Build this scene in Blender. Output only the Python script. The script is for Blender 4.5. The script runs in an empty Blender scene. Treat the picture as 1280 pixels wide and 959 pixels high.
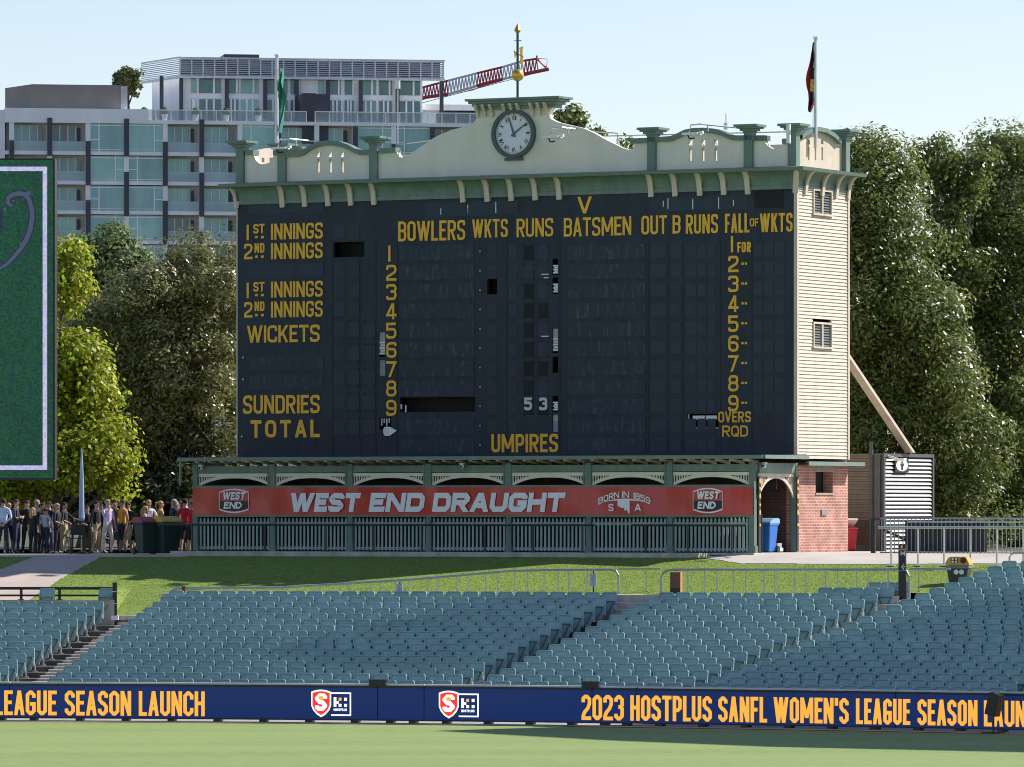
import bpy, math, random
import numpy as np
from mathutils import Vector, Matrix
from mathutils.geometry import tessellate_polygon
R_ = math.radians
random.seed(7); rng = np.random.default_rng(7)
scene = bpy.context.scene
COL = scene.collection
# ------------------------------------------------------------------ camera, sky, sun
FPX, HZ, CZ = 7175.0, 635.0, 5.48          # focal length in photo pixels, horizon row, eye height
cam = bpy.data.cameras.new('camera'); cam.lens = FPX/1280*36; cam.sensor_width = 36
cam.shift_y = (HZ-479.5)/1280; cam.clip_start = 1; cam.clip_end = 6000
camo = bpy.data.objects.new('camera', cam); COL.objects.link(camo)
camo.location = (0, 0, CZ); camo.rotation_euler = (R_(90), 0, 0); scene.camera = camo
SUN_AZ, SUN_EL = R_(65), R_(39)
SUNV = Vector((math.cos(SUN_EL)*math.sin(SUN_AZ), math.cos(SUN_EL)*math.cos(SUN_AZ), math.sin(SUN_EL)))
world = bpy.data.worlds.new('World'); scene.world = world; world.use_nodes = True
nt = world.node_tree; bg = nt.nodes['Background']
sky = nt.nodes.new('ShaderNodeTexSky'); sky.sky_type = 'NISHITA'; sky.sun_disc = False
sky.sun_elevation = SUN_EL; sky.sun_rotation = SUN_AZ; sky.air_density = 1.0; sky.dust_density = 0.15; sky.ozone_density = 3.0
tint = nt.nodes.new('ShaderNodeMix'); tint.data_type = 'RGBA'; tint.blend_type = 'MULTIPLY'; tint.inputs[0].default_value = 1; tint.inputs[7].default_value = (.91,.81,.825,1)
nt.links.new(sky.outputs[0], tint.inputs[6]); nt.links.new(tint.outputs[2], bg.inputs[0]); bg.inputs[1].default_value = 0.105
sl = bpy.data.lights.new('sun', 'SUN'); sl.energy = 4.2; sl.angle = R_(0.5); sl.color = (1, .95, .87)
so = bpy.data.objects.new('sun', sl); COL.objects.link(so)
so.rotation_euler = (-SUNV).to_track_quat('-Z', 'Y').to_euler()
scene.view_settings.view_transform = 'Standard'; scene.view_settings.look = 'None'
scene.view_settings.exposure = 0.78; scene.view_settings.gamma = 1.0
scene.render.engine = 'CYCLES'
scene.cycles.filter_width = 1.0; scene.cycles.use_denoising = True; scene.cycles.use_adaptive_sampling = False; scene.cycles.sample_clamp_indirect = 3
scene.cycles.max_bounces = 6; scene.cycles.diffuse_bounces = 3; scene.cycles.glossy_bounces = 3

# ------------------------------------------------------------------ materials
MATS = {}
def mat(name, col, rough=.6, var=.12, scale=3.0, metal=0.0, spec=.5, emit=None, bump=0.0, col2=None, stretch=(1,1,1), detail=4, coat=0):
    if name in MATS: return MATS[name]
    m = bpy.data.materials.new(name); m.use_nodes = True; n = m.node_tree; b = n.nodes['Principled BSDF']
    b.inputs['Roughness'].default_value = rough; b.inputs['Metallic'].default_value = metal
    b.inputs['Specular IOR Level'].default_value = spec
    if coat: b.inputs['Coat Weight'].default_value = coat; b.inputs['Coat Roughness'].default_value = .08
    if emit:
        b.inputs['Base Color'].default_value = (*[c*.3 for c in col], 1)
        b.inputs['Emission Color'].default_value = (*col, 1); b.inputs['Emission Strength'].default_value = emit
    else:
        tc = n.nodes.new('ShaderNodeTexCoord'); mp = n.nodes.new('ShaderNodeMapping'); mp.inputs['Scale'].default_value = stretch
        no = n.nodes.new('ShaderNodeTexNoise'); no.inputs['Scale'].default_value = scale; no.inputs['Detail'].default_value = detail
        cr = n.nodes.new('ShaderNodeValToRGB'); e = cr.color_ramp.elements
        c2 = col2 or tuple(min(1, c*(1+var)) for c in col); c1 = tuple(c*(1-var) for c in col) if not col2 else col
        e[0].color = (*c1, 1); e[1].color = (*c2, 1); e[0].position = .3; e[1].position = .7
        n.links.new(tc.outputs['Object'], mp.inputs[0]); n.links.new(mp.outputs[0], no.inputs['Vector'])
        n.links.new(no.outputs['Fac'], cr.inputs[0]); n.links.new(cr.outputs[0], b.inputs['Base Color'])
        if bump:
            bp = n.nodes.new('ShaderNodeBump'); bp.inputs['Strength'].default_value = bump; bp.inputs['Distance'].default_value = .02
            n.links.new(no.outputs['Fac'], bp.inputs['Height']); n.links.new(bp.outputs[0], b.inputs['Normal'])
    MATS[name] = m; return m
def weather(m, amt=.25, scale=.9, stretch=(1,1,.12), island=0):
    """stains and fading, on glass reflections and curtains: streaks that run down the surface, and slight differences from piece to piece."""
    n = m.node_tree; b = n.nodes['Principled BSDF']; src = b.inputs['Base Color'].links[0].from_socket
    tc = n.nodes.new('ShaderNodeTexCoord'); mp = n.nodes.new('ShaderNodeMapping'); mp.inputs['Scale'].default_value = stretch
    no = n.nodes.new('ShaderNodeTexNoise'); no.inputs['Scale'].default_value = scale*3; no.inputs['Detail'].default_value = 7; no.inputs['Roughness'].default_value = .65
    mr = n.nodes.new('ShaderNodeMapRange'); mr.inputs[1].default_value = .35; mr.inputs[2].default_value = .62; mr.inputs[3].default_value = 1-amt; mr.inputs[4].default_value = 1+amt*.15
    n.links.new(tc.outputs['Object'], mp.inputs[0]); n.links.new(mp.outputs[0], no.inputs['Vector']); n.links.new(no.outputs['Fac'], mr.inputs[0]); f = mr.outputs[0]
    if island:
        g = n.nodes.new('ShaderNodeNewGeometry'); oi = n.nodes.new('ShaderNodeObjectInfo')
        for s in (g.outputs['Random Per Island'], oi.outputs['Random']):
            r = n.nodes.new('ShaderNodeMapRange'); r.inputs[3].default_value = 1-island; r.inputs[4].default_value = 1+island; n.links.new(s, r.inputs[0])
            mu = n.nodes.new('ShaderNodeMath'); mu.operation = 'MULTIPLY'; n.links.new(f, mu.inputs[0]); n.links.new(r.outputs[0], mu.inputs[1]); f = mu.outputs[0]
    mx = n.nodes.new('ShaderNodeMix'); mx.data_type = 'RGBA'; mx.blend_type = 'MULTIPLY'; mx.inputs[0].default_value = 1
    n.links.new(src, mx.inputs[6]); n.links.new(f, mx.inputs[7]); n.links.new(mx.outputs[2], b.inputs['Base Color'])
def brick_mat(name, c1, c2, mortar, scale=1.0):
    m = bpy.data.materials.new(name); m.use_nodes = True; n = m.node_tree; b = n.nodes['Principled BSDF']; b.inputs['Roughness'].default_value = .85
    tc = n.nodes.new('ShaderNodeTexCoord'); sp = n.nodes.new('ShaderNodeSeparateXYZ'); ad = n.nodes.new('ShaderNodeMath'); cb = n.nodes.new('ShaderNodeCombineXYZ')
    br = n.nodes.new('ShaderNodeTexBrick'); br.inputs['Color1'].default_value = (*c1,1); br.inputs['Color2'].default_value = (*c2,1); br.inputs['Mortar'].default_value = (*mortar,1)
    br.inputs['Scale'].default_value = scale; br.inputs['Brick Width'].default_value = .24; br.inputs['Row Height'].default_value = .086; br.inputs['Mortar Size'].default_value = .012
    no = n.nodes.new('ShaderNodeTexNoise'); no.inputs['Scale'].default_value = 1.7; mx = n.nodes.new('ShaderNodeMix'); mx.data_type = 'RGBA'; mx.blend_type = 'OVERLAY'; mx.inputs[0].default_value = .55
    n.links.new(tc.outputs['Object'], sp.inputs[0]); n.links.new(sp.outputs[0], ad.inputs[0]); n.links.new(sp.outputs[1], ad.inputs[1])
    n.links.new(ad.outputs[0], cb.inputs[0]); n.links.new(sp.outputs[2], cb.inputs[1]); n.links.new(cb.outputs[0], br.inputs['Vector'])
    n.links.new(tc.outputs['Object'], no.inputs['Vector'])
    n.links.new(br.outputs['Color'], mx.inputs[6]); n.links.new(no.outputs['Fac'], mx.inputs[7]); n.links.new(mx.outputs[2], b.inputs['Base Color'])
    return m

# ------------------------------------------------------------------ geometry helpers
def at(px, py, Y): return Vector(((px-640)/FPX*Y, Y, CZ-(py-HZ)/FPX*Y))
class Frame:                                  # a vertical working plane set: origin, local x and y horizontal
    def __init__(s, O, ang): s.O = Vector(O); s.ang = ang; s.u = Vector((math.cos(ang), math.sin(ang), 0)); s.w = Vector((-math.sin(ang), math.cos(ang), 0))
    def hit(s, px, py, axis, val):
        n = s.w if axis == 'y' else s.u
        r = Vector(((px-640)/FPX, 1, -(py-HZ)/FPX)); c = Vector((0,0,CZ))-s.O
        k = (val-c.dot(n))/r.dot(n); P = c+r*k
        return P.dot(s.u), P.dot(s.w), P.z+s.O.z
    def f(s, px, py, d=0): a = s.hit(px, py, 'y', d); return a[0], a[2]      # front plane -> (x, z)
    def g(s, px, py, x): a = s.hit(px, py, 'x', x); return a[1], a[2]        # side plane -> (y, z)
class MB:
    def __init__(s): s.v = []; s.f = []; s.m = []
    def add(s, vs, fs, mi=0):
        o = len(s.v); s.ch = getattr(s, 'ch', []); s.ch.append((o, len(vs), len(s.f), len(fs))); s.v += [tuple(v) for v in vs]; s.f += [tuple(i+o for i in f) for f in fs]; s.m += [mi]*len(fs); return s
    def box(s, x0, x1, y0, y1, z0, z1, mi=0):
        if x0 > x1: x0, x1 = x1, x0
        if y0 > y1: y0, y1 = y1, y0
        if z0 > z1: z0, z1 = z1, z0
        return s.add([(x0,y0,z0),(x1,y0,z0),(x1,y1,z0),(x0,y1,z0),(x0,y0,z1),(x1,y0,z1),(x1,y1,z1),(x0,y1,z1)],
              [(0,3,2,1),(4,5,6,7),(0,1,5,4),(1,2,6,5),(2,3,7,6),(3,0,4,7)], mi)
    def prism(s, poly, axis, a, b, holes=(), mi=0, mi_side=None):
        loops = [list(poly)]+[list(h) for h in holes]
        tri = tessellate_polygon([[Vector((p[0], p[1], 0)) for p in l] for l in loops])
        pts = [p for l in loops for p in l]
        def mk(p, t): return (p[0], t, p[1]) if axis == 'y' else ((t, p[0], p[1]) if axis == 'x' else (p[0], p[1], t))
        n = len(pts); vs = [mk(p, a) for p in pts]+[mk(p, b) for p in pts]
        fs = [tuple(t) for t in tri]+[tuple(i+n for i in reversed(t)) for t in tri]
        s.add(vs, fs, mi)
        o = 0; sf = []
        for l in loops:
            k = len(l)
            for i in range(k): j = (i+1) % k; sf.append((o+i, o+j, o+j+n, o+i+n))
            o += k
        s.add(vs, sf, mi if mi_side is None else mi_side); return s
    def tube(s, pts, r, n=6, mi=0, cap=True):
        pts = [Vector(p) for p in pts]; rr = r if isinstance(r, (list, tuple)) else [r]*len(pts); rings = []
        for i, p in enumerate(pts):
            d = (pts[min(i+1, len(pts)-1)]-pts[max(i-1, 0)]).normalized()
            up = Vector((0,0,1)) if abs(d.z) < .9 else Vector((1,0,0))
            a = d.cross(up).normalized(); b = d.cross(a)
            rings.append([p+(a*math.cos(2*math.pi*k/n)+b*math.sin(2*math.pi*k/n))*rr[i] for k in range(n)])
        vs = [v for g in rings for v in g]; fs = []
        for i in range(len(pts)-1):
            for k in range(n): fs.append((i*n+k, i*n+(k+1) % n, (i+1)*n+(k+1) % n, (i+1)*n+k))
        if cap: fs += [tuple(range(n-1, -1, -1)), tuple(range((len(pts)-1)*n, len(pts)*n))]
        return s.add(vs, fs, mi)
    def lathe(s, prof, c, n=12, mi=0):
        vs = [(c[0]+r*math.cos(2*math.pi*k/n), c[1]+r*math.sin(2*math.pi*k/n), c[2]+z) for r, z in prof for k in range(n)]
        fs = [(i*n+k, i*n+(k+1) % n, (i+1)*n+(k+1) % n, (i+1)*n+k) for i in range(len(prof)-1) for k in range(n)]
        fs += [tuple(range(n-1, -1, -1)), tuple(range((len(prof)-1)*n, len(prof)*n))]
        return s.add(vs, fs, mi)
    def ball(s, c, r, n=10, mi=0):
        r = (r, r, r) if not isinstance(r, (tuple, list)) else r
        prof = [(math.sin(math.pi*i/n), -math.cos(math.pi*i/n)) for i in range(n+1)]; o = len(s.v)
        s.lathe([(max(a, .01), b) for a, b in prof], (0,0,0), n, mi)
        for i in range(o, len(s.v)): v = s.v[i]; s.v[i] = (c[0]+v[0]*r[0], c[1]+v[1]*r[1], c[2]+v[2]*r[2])
        return s
    def warp(s, fn, start=0):
        for i in range(start, len(s.v)): s.v[i] = tuple(fn(*s.v[i]))
        return s
    def mesh(s, name, mats):
        me = bpy.data.meshes.new(name); me.from_pydata(s.v, [], s.f); me.update()
        for m in (mats if isinstance(mats, (list, tuple)) else [mats]): me.materials.append(m)
        if any(s.m): me.polygons.foreach_set('material_index', s.m)
        return me
    def each(s, name, mats, parent=None, most=100):
        """every box of this builder as an object of its own; past `most` the rest is one."""
        big = sorted(range(len(s.ch)), key=lambda i: -sum((max(c)-min(c)) for c in zip(*s.v[s.ch[i][0]:s.ch[i][0]+s.ch[i][1]])))
        rest = MB()
        for q, i in enumerate(big):
            a, nv, b, nf = s.ch[i]; m = MB() if q < most else rest
            m.add(s.v[a:a+nv], [tuple(k-a for k in f) for f in s.f[b:b+nf]], s.m[b])
            if q < most: m.build(name, mats, parent)
        if rest.v: rest.build(name, mats, parent)['kind'] = 'stuff'
    def build(s, name, mats, parent=None, smooth=False, bevel=0):
        me = s.mesh(name, mats)
        if smooth: me.polygons.foreach_set('use_smooth', [True]*len(me.polygons))
        o = bpy.data.objects.new(name, me); COL.objects.link(o)
        if parent: o.parent = parent
        if bevel:
            md = o.modifiers.new('bevel', 'BEVEL'); md.width = bevel; md.segments = 2; md.limit_method = 'ANGLE'
        return o
def tag(o, label=None, cat=None, group=None, kind=None):
    if label: o['label'] = label
    if cat: o['category'] = cat
    if group: o['group'] = group
    if kind: o['kind'] = kind
    return o
def thing(name, label, cat, loc=(0,0,0), rz=0, group=None):
    o = bpy.data.objects.new(name, None); COL.objects.link(o); o.empty_display_size = .3
    o.location = loc; o.rotation_euler = (0,0,rz); return tag(o, label, cat, group)
def copy_tree(o, parent=None):
    c = o.copy(); COL.objects.link(c); c.parent = parent
    for ch in list(o.children): copy_tree(ch, c)
    return c

# ------------------------------------------------------------------ stroke lettering
GL = {
'A': (1.05, [('D',0,0,.5,1),('D',1,0,.5,1),('P',0,[(.28,.27),(.72,.27)])]),
'B': (1, [('D',0,0,0,1),('P',0,[(0,1),(1,1,1),(1,.53,1),(.1,.53)]),('P',0,[(.1,.53),(1,.53,1),(1,0,1),(0,0)])]),
'C': (1, [('Q',0,[(1,.70),(1,1,1),(0,1,1),(0,0,1),(1,0,1),(1,.30)])]),
'D': (1, [('P',1,[(0,0),(0,1),(1,1,1),(1,0,1)])]),
'E': (.86, [('D',0,0,0,1),('P',0,[(0,1),(1,1)]),('P',0,[(0,0),(1,0)]),('P',0,[(0,.52),(.8,.52)])]),
'F': (.84, [('D',0,0,0,1),('P',0,[(0,1),(1,1)]),('P',0,[(0,.5),(.8,.5)])]),
'G': (1, [('Q',0,[(1,.74),(1,1,1),(0,1,1),(0,0,1),(1,0,1),(1,.45)]),('P',0,[(.66,.45),(1,.45)])]),
'H': (1, [('D',0,0,0,1),('D',1,0,1,1),('P',0,[(0,.52),(1,.52)])]),
'I': (0, [('D',.5,0,.5,1)]),
'K': (1.02, [('D',0,0,0,1),('D',.12,.38,1,1),('D',.4,.58,1,0)]),
'L': (.82, [('D',0,0,0,1),('P',0,[(0,0),(1,0)])]),
'M': (1.4, [('D',0,0,0,1),('D',1,0,1,1),('D',0,1,.5,.2),('D',1,1,.5,.2)]),
'N': (1.05, [('D',0,0,0,1),('D',1,0,1,1),('D',0,1,1,0)]),
'O': (1, [('P',1,[(0,0,1),(0,1,1),(1,1,1),(1,0,1)])]),
'P': (.96, [('D',0,0,0,1),('P',0,[(0,1),(1,1,1),(1,.42,1),(0,.42)])]),
'Q': (1, [('P',1,[(0,0,1),(0,1,1),(1,1,1),(1,0,1)]),('D',.55,.3,1,-.04)]),
'R': (1, [('D',0,0,0,1),('P',0,[(0,1),(1,1,1),(1,.48,1),(0,.48)]),('D',.45,.48,1,0)]),
'S': (1, [('Q',0,[(1,.76),(1,1,1),(0,1,1),(0,.54,1),(1,.46,1),(1,0,1),(0,0,1),(0,.24)])]),
'T': (.98, [('P',0,[(0,1),(1,1)]),('D',.5,0,.5,1)]),
'U': (1, [('P',0,[(0,1),(0,0,1),(1,0,1),(1,1)])]),
'V': (1.05, [('D',0,1,.5,0),('D',1,1,.5,0)]),
'W': (1.62, [('D',0,1,.27,0),('D',.5,1,.27,0),('D',.5,1,.73,0),('D',1,1,.73,0)]),
'X': (1, [('D',0,0,1,1),('D',1,0,0,1)]),
'Y': (1, [('D',0,1,.5,.45),('D',1,1,.5,.45),('D',.5,0,.5,.5)]),
'0': (1, [('P',1,[(0,0,1),(0,1,1),(1,1,1),(1,0,1)])]),
'1': (0, [('D',.5,0,.5,1)]),
'2': (1, [('P',0,[(0,.82),(0,1,1),(1,1,1),(1,.56,1),(0,.2,1),(0,0),(1,0)])]),
'3': (1, [('Q',0,[(0,.78),(0,1,1),(1,1,1),(1,.54,1),(.4,.54)]),('Q',0,[(.4,.54),(1,.54,1),(1,0,1),(0,0,1),(0,.22)])]),
'4': (1, [('D',.72,0,.72,1),('D',0,.25,.68,1),('P',0,[(0,.22),(1,.22)])]),
'5': (1, [('P',0,[(.9,1),(0,1),(0,.6)]),('Q',0,[(0,.6),(1,.62,1),(1,0,1),(0,0,1),(0,.22)])]),
'6': (1, [('Q',0,[(1,.78),(1,1,1),(0,1,1),(0,0,1),(1,0,1),(1,.56,1),(0,.56)])]),
'7': (1, [('P',0,[(0,1),(1,1)]),('D',.28,0,.96,.95)]),
'8': (1, [('P',1,[(.04,.53,1),(.04,1,1),(.96,1,1),(.96,.53,1)]),('P',1,[(0,.53,1),(0,0,1),(1,0,1),(1,.53,1)])]),
'9': (1, [('Q',0,[(0,.22),(0,0,1),(1,0,1),(1,1,1),(0,1,1),(0,.44,1),(1,.44)])]),
"'": (0, [('D',.35,.7,.5,1)]),
}
def ribbon(pts, closed, h, cap=True):
    n = len(pts); L = []; Rr = []
    for i in range(n):
        p = Vector(pts[i]); a = Vector(pts[i-1]) if (i or closed) else None; b = Vector(pts[(i+1) % n]) if (i < n-1 or closed) else None
        d1 = (p-a).normalized() if a is not None else None; d2 = (b-p).normalized() if b is not None else None
        if d1 is None: d1 = d2; p = p-d2*h*cap
        if d2 is None: d2 = d1; p = p+d1*h*cap
        n1 = Vector((-d1.y, d1.x)); n2 = Vector((-d2.y, d2.x)); mt = (n1+n2)
        mt = mt.normalized() if mt.length > 1e-4 else n1
        k = h/max(.35, mt.dot(n1)); L.append(p+mt*k); Rr.append(p-mt*k)
    vs = [tuple(v) for v in L+Rr]; m = n if closed else n-1
    return vs, [(i, (i+1) % n, n+(i+1) % n, n+i) for i in range(m)]
def glyph(ch, w, h, t, style='round', rmax=9):
    """2D strips (verts, faces) of one letter in ink box w x h with stroke t."""
    out = []
    for st in GL[ch][1]:
        X = lambda x: t/2+x*(w-t)
        if st[0] == 'D':
            _, x0, y0, x1, y1 = st; dx = (x1-x0)*(w-t); dy = abs(y1-y0)*h; k = t/2*math.sqrt(dx*dx+dy*dy)/max(dy, 1e-6); k = min(k, t*.62)
            out.append(([(X(x0)-k, y0*h), (X(x0)+k, y0*h), (X(x1)+k, y1*h), (X(x1)-k, y1*h)], [(0,1,2,3)]))
        else:
            P = [(X(p[0]), t/2+p[1]*(h-t), len(p) > 2) for p in st[2]]; n = len(P); pts = []
            for i, p in enumerate(P):
                if not p[2]: pts.append(p[:2]); continue
                a, b = Vector(P[i-1][:2]), Vector(P[(i+1) % n][:2]); c = Vector(p[:2])
                r = min((a-c).length, (b-c).length)*.47; r = min(r, (w-t)*(.47 if style == 'round' else .4), rmax)
                da, db = (a-c).normalized()*r, (b-c).normalized()*r
                if style == 'round':
                    for q in (0, .25, .5, .75, 1): pts.append(tuple(c+da*(1-q)**2+db*q**2))
                else: pts += [tuple(c+da), tuple(c+db)]
            out.append(ribbon(pts, st[1], t/2, st[0] == 'P'))
    return out
def text(mb, s, x0, x1, z0, z1, y, tr=.2, gap=.32, style='round', shear=0, mi=0, zf=None, space=.62, lo=-1e9, hi=1e9, rmax=9):
    """lettering in the local x-z plane at depth y, stretched to fill x0..x1; xf/zf bend it."""
    h = z1-z0; t = tr*h; fixed = 0; rel = 0
    for i, c in enumerate(s):
        if c == ' ': rel += space; continue
        if GL[c][0]: rel += GL[c][0]
        else: fixed += t*1.0
    fixed += gap*t*(len(s)-1)*1.0
    w = (x1-x0-fixed-abs(shear)*h*.0)/max(rel, 1e-6); x = x0; q = 0
    for c in s:
        if c == ' ': x += w*space+gap*t; continue
        gw = GL[c][0]*w if GL[c][0] else t
        if lo <= x+gw/2 < hi:
            for vs, fs in glyph(c, gw, h, t, style, rmax):
                q += 1; yy = y-.0016*(q % 5)
                mb.add([(x+vx+shear*vy, yy, z0+vy+(zf(x+vx) if zf else 0)) for vx, vy in vs], fs, mi)
        x += gw+gap*t
    return mb
# ------------------------------------------------------------------ palette
M_cream = mat('cream_paint', (.63,.535,.43), .55, .07, 2.5)
M_cream_lift = mat('cream_paint_lifted', (.76,.725,.62), .7, .06, .8, detail=6)  # same cream paint, made paler to offset the shade on the front
M_green = mat('heritage_green', (.15,.225,.185), .45, .1, 3)
M_dgreen = mat('dark_green_rail', (.02,.04,.035), .4, .1, 3)
M_navy = mat('navy_board', (.017,.027,.045), .62, .18, 1.2, detail=8)
M_slot = mat('navy_slot', (.021,.033,.052), .6, .2, 2)
M_gold = mat('gold_paint', (1.0,.50,.028), .5, .1, 6)
M_white = mat('white_paint', (.8,.8,.79), .5, .05, 3)
M_bwhite = mat('banner_white', (.88,.89,.91), .5, .05, 3)
M_black = mat('black_paint', (.012,.013,.015), .45, .2, 3)
M_steel = mat('galvanised_steel', (.55,.56,.57), .35, .08, 5, metal=.6)
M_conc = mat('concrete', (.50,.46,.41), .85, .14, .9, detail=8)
M_concd = mat('shade_dark_concrete', (.13,.12,.115), .9, .2, 1.3, detail=8)  # terrace concrete darkened: shade between the seats put into its colour
M_red = mat('red_vinyl', (.58,.018,.020), .3, .06, .7, coat=.2)
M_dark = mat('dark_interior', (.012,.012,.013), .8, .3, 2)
M_ball = mat('gold_leaf', (.75,.45,.10), .35, .08, 6, metal=.7)
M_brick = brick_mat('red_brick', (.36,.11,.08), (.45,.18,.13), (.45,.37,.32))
for _m, _a in ((M_cream_lift, .06), (M_cream, .14), (M_green, .22), (M_navy, .35), (M_conc, .25), (M_concd, .3), (M_red, .18)): weather(_m, _a)
# ------------------------------------------------------------------ terrain
CX, CY, RB, A0 = -21.65, 76.33, 72.0, R_(17.5)
def polar(R, a): return Vector((CX+R*math.sin(a), CY+R*math.cos(a), 0))
def px_a(px, R):
    k = (px-640)/FPX; return math.atan(k)+math.asin((k*CY-CX)/(R*math.sqrt(1+k*k)))
def proj(v): return (640+FPX*v[0]/v[1], HZ+FPX*(CZ-v[2])/v[1])
RK = 86.2
DIP = (px_a(138, 86.0), px_a(210, 86.0))
def gz(X, Y):
    t = math.hypot(X-CX, Y-CY)-RK
    z = min(4.01+.14*min(1, max(0, (X-5)/2.5)), 3.05+.115*t)
    if t < 2.3:                                             # the lawn dips to the top of the first aisle
        a = math.atan2(X-CX, Y-CY); u = (a-DIP[0])/(DIP[1]-DIP[0]); wgt = min(1, max(0, min(u, 1-u)*5+.35)) if -.07 < u < 1.07 else 0
        z -= wgt*(2.3-t)*.155
    return z
G = 4.15
NROW, RD, RISE, T0 = 22, .75, .142, .214
def row_R(r): return 73.6+RD*r
def row_z(r): return T0+RISE*r
# aisle edges in the photo: first seat of a block (row 0 -> row 15)
def lin(a, b): return lambda r: a+(b-a)*r/15
L_end = lin(-12, 150); M_beg = lin(58, 209); M_end = lin(562, 770); N_beg = lin(592, 821); N_end = lin(850, 1095); O_beg = lin(869, 1141)
def O_end(r): return 1254+14*r
# field: one sheet to the horizon
def grass_mat(name, c1, c2, c3, stripe=None):
    m = bpy.data.materials.new(name); m.use_nodes = True; n = m.node_tree; b = n.nodes['Principled BSDF']; b.inputs['Roughness'].default_value = .8; b.inputs['Specular IOR Level'].default_value = .2
    tc = n.nodes.new('ShaderNodeTexCoord'); big = n.nodes.new('ShaderNodeTexNoise'); big.inputs['Scale'].default_value = .22; big.inputs['Detail'].default_value = 5
    fine = n.nodes.new('ShaderNodeTexNoise'); fine.inputs['Scale'].default_value = 6; fine.inputs['Detail'].default_value = 10; fine.inputs['Roughness'].default_value = .72
    mp = n.nodes.new('ShaderNodeMapping'); mp.inputs['Scale'].default_value = stripe or (1,1,1); n.links.new(tc.outputs['Object'], mp.inputs[0])
    m2 = n.nodes.new('ShaderNodeMapping'); m2.inputs['Scale'].default_value = (.25, 1.5, 1) if stripe and stripe[0] < .5 else (1,1,1); n.links.new(tc.outputs['Object'], m2.inputs[0]); n.links.new(m2.outputs[0], big.inputs['Vector']); n.links.new(mp.outputs[0], fine.inputs['Vector'])
    r1 = n.nodes.new('ShaderNodeValToRGB'); r1.color_ramp.elements[0].color = (*c1,1); r1.color_ramp.elements[1].color = (*c2,1); r1.color_ramp.elements[0].position = .35; r1.color_ramp.elements[1].position = .65
    mx = n.nodes.new('ShaderNodeMix'); mx.data_type = 'RGBA'; mx.inputs[7].default_value = (*c3,1)
    mt = n.nodes.new('ShaderNodeMath'); mt.operation = 'MULTIPLY'; mt.inputs[1].default_value = 1.0
    n.links.new(big.outputs['Fac'], r1.inputs[0]); n.links.new(r1.outputs[0], mx.inputs[6]); fr = n.nodes.new('ShaderNodeMapRange'); fr.inputs[1].default_value = .32; fr.inputs[2].default_value = .68; n.links.new(fine.outputs['Fac'], fr.inputs[0]); n.links.new(fr.outputs[0], mt.inputs[0]); n.links.new(mt.outputs[0], mx.inputs[0])
    n.links.new(mx.outputs[2], b.inputs['Base Color'])
    bp = n.nodes.new('ShaderNodeBump'); bp.inputs['Strength'].default_value = .6; bp.inputs['Distance'].default_value = .05
    n.links.new(fine.outputs['Fac'], bp.inputs['Height']); n.links.new(bp.outputs[0], b.inputs['Normal'])
    return m
M_field = grass_mat('oval_grass', (.20,.28,.085), (.13,.205,.05), (.29,.35,.14), (.35,1.6,1))
M_lawn = grass_mat('lawn_grass', (.08,.15,.018), (.12,.195,.026), (.26,.325,.075), (.9,1.4,1))
mb = MB(); mb.add([(-2500,-2500,0),(2500,-2500,0),(2500,2500,0),(-2500,2500,0)], [(0,1,2,3)])
tag(mb.build('field', M_field), kind='structure')
def arc_strip(mb, R1, R2, z1, z2, a1, a2, step=.012, mi=0):
    n = max(2, int((a2-a1)/step)+1); vs = []
    for i in range(n+1):
        a = a1+(a2-a1)*i/n; p = polar(R1, a); q = polar(R2, a); vs += [(p.x,p.y,z1), (q.x,q.y,z2)]
    mb.add(vs, [(2*i, 2*i+1, 2*i+3, 2*i+2) for i in range(n)], mi)
mb = MB(); arc_strip(mb, 71.2, 73.4, .012, .012, R_(-20), R_(50)); tag(mb.build('boundary_path', mat('boundary_concrete', (.33,.31,.28), .9, .2, 1.5)), kind='structure')
# terrace of concrete steps
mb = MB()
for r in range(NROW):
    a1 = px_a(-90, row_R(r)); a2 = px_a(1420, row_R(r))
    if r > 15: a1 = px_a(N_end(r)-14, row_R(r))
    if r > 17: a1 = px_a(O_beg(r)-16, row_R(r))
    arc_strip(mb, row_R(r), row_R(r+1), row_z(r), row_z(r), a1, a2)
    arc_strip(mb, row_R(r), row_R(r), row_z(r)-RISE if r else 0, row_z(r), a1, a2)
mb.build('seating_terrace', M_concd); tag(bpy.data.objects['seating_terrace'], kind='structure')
# steps in the aisles
def aisle(name, fa, fb, rows, pad=4):
    mb = MB()
    for r in range(rows):
        R = row_R(r); a1 = px_a(fa(r)+pad, R); a2 = px_a(fb(r)-pad*2, R)
        if a2-a1 < .004: a2 = a1+.011
        arc_strip(mb, R+RD-.36, R+RD, row_z(r)+.07, row_z(r)+.07, a1, a2); arc_strip(mb, R+RD-.36, R+RD-.36, row_z(r), row_z(r)+.07, a1, a2)
        arc_strip(mb, R+.002, R+RD-.361, row_z(r)+.004, row_z(r)+.004, a1, a2); arc_strip(mb, R-.004, R-.004, row_z(r)-.07, row_z(r)+.004, a1, a2)
    tag(mb.build(name, M_conc), kind='structure')
aisle('aisle_steps', L_end, M_beg, 15); aisle('aisle_steps', M_end, N_beg, 16); aisle('aisle_steps', N_end, O_beg, 17)
for fa, fb in ((772, 818), (1098, 1134)):                # landings where the aisles meet the lawn
    mb = MB()
    for R, z in ((85.15, 2.52), (85.45, 2.68), (85.75, 2.86)): arc_strip(mb, R, 86.12, z, z, px_a(fa, 86), px_a(fb, 86)); arc_strip(mb, R, R, z-.2, z, px_a(fa, 86), px_a(fb, 86))
    tag(mb.build('aisle_landing', M_conc), kind='structure')
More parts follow.
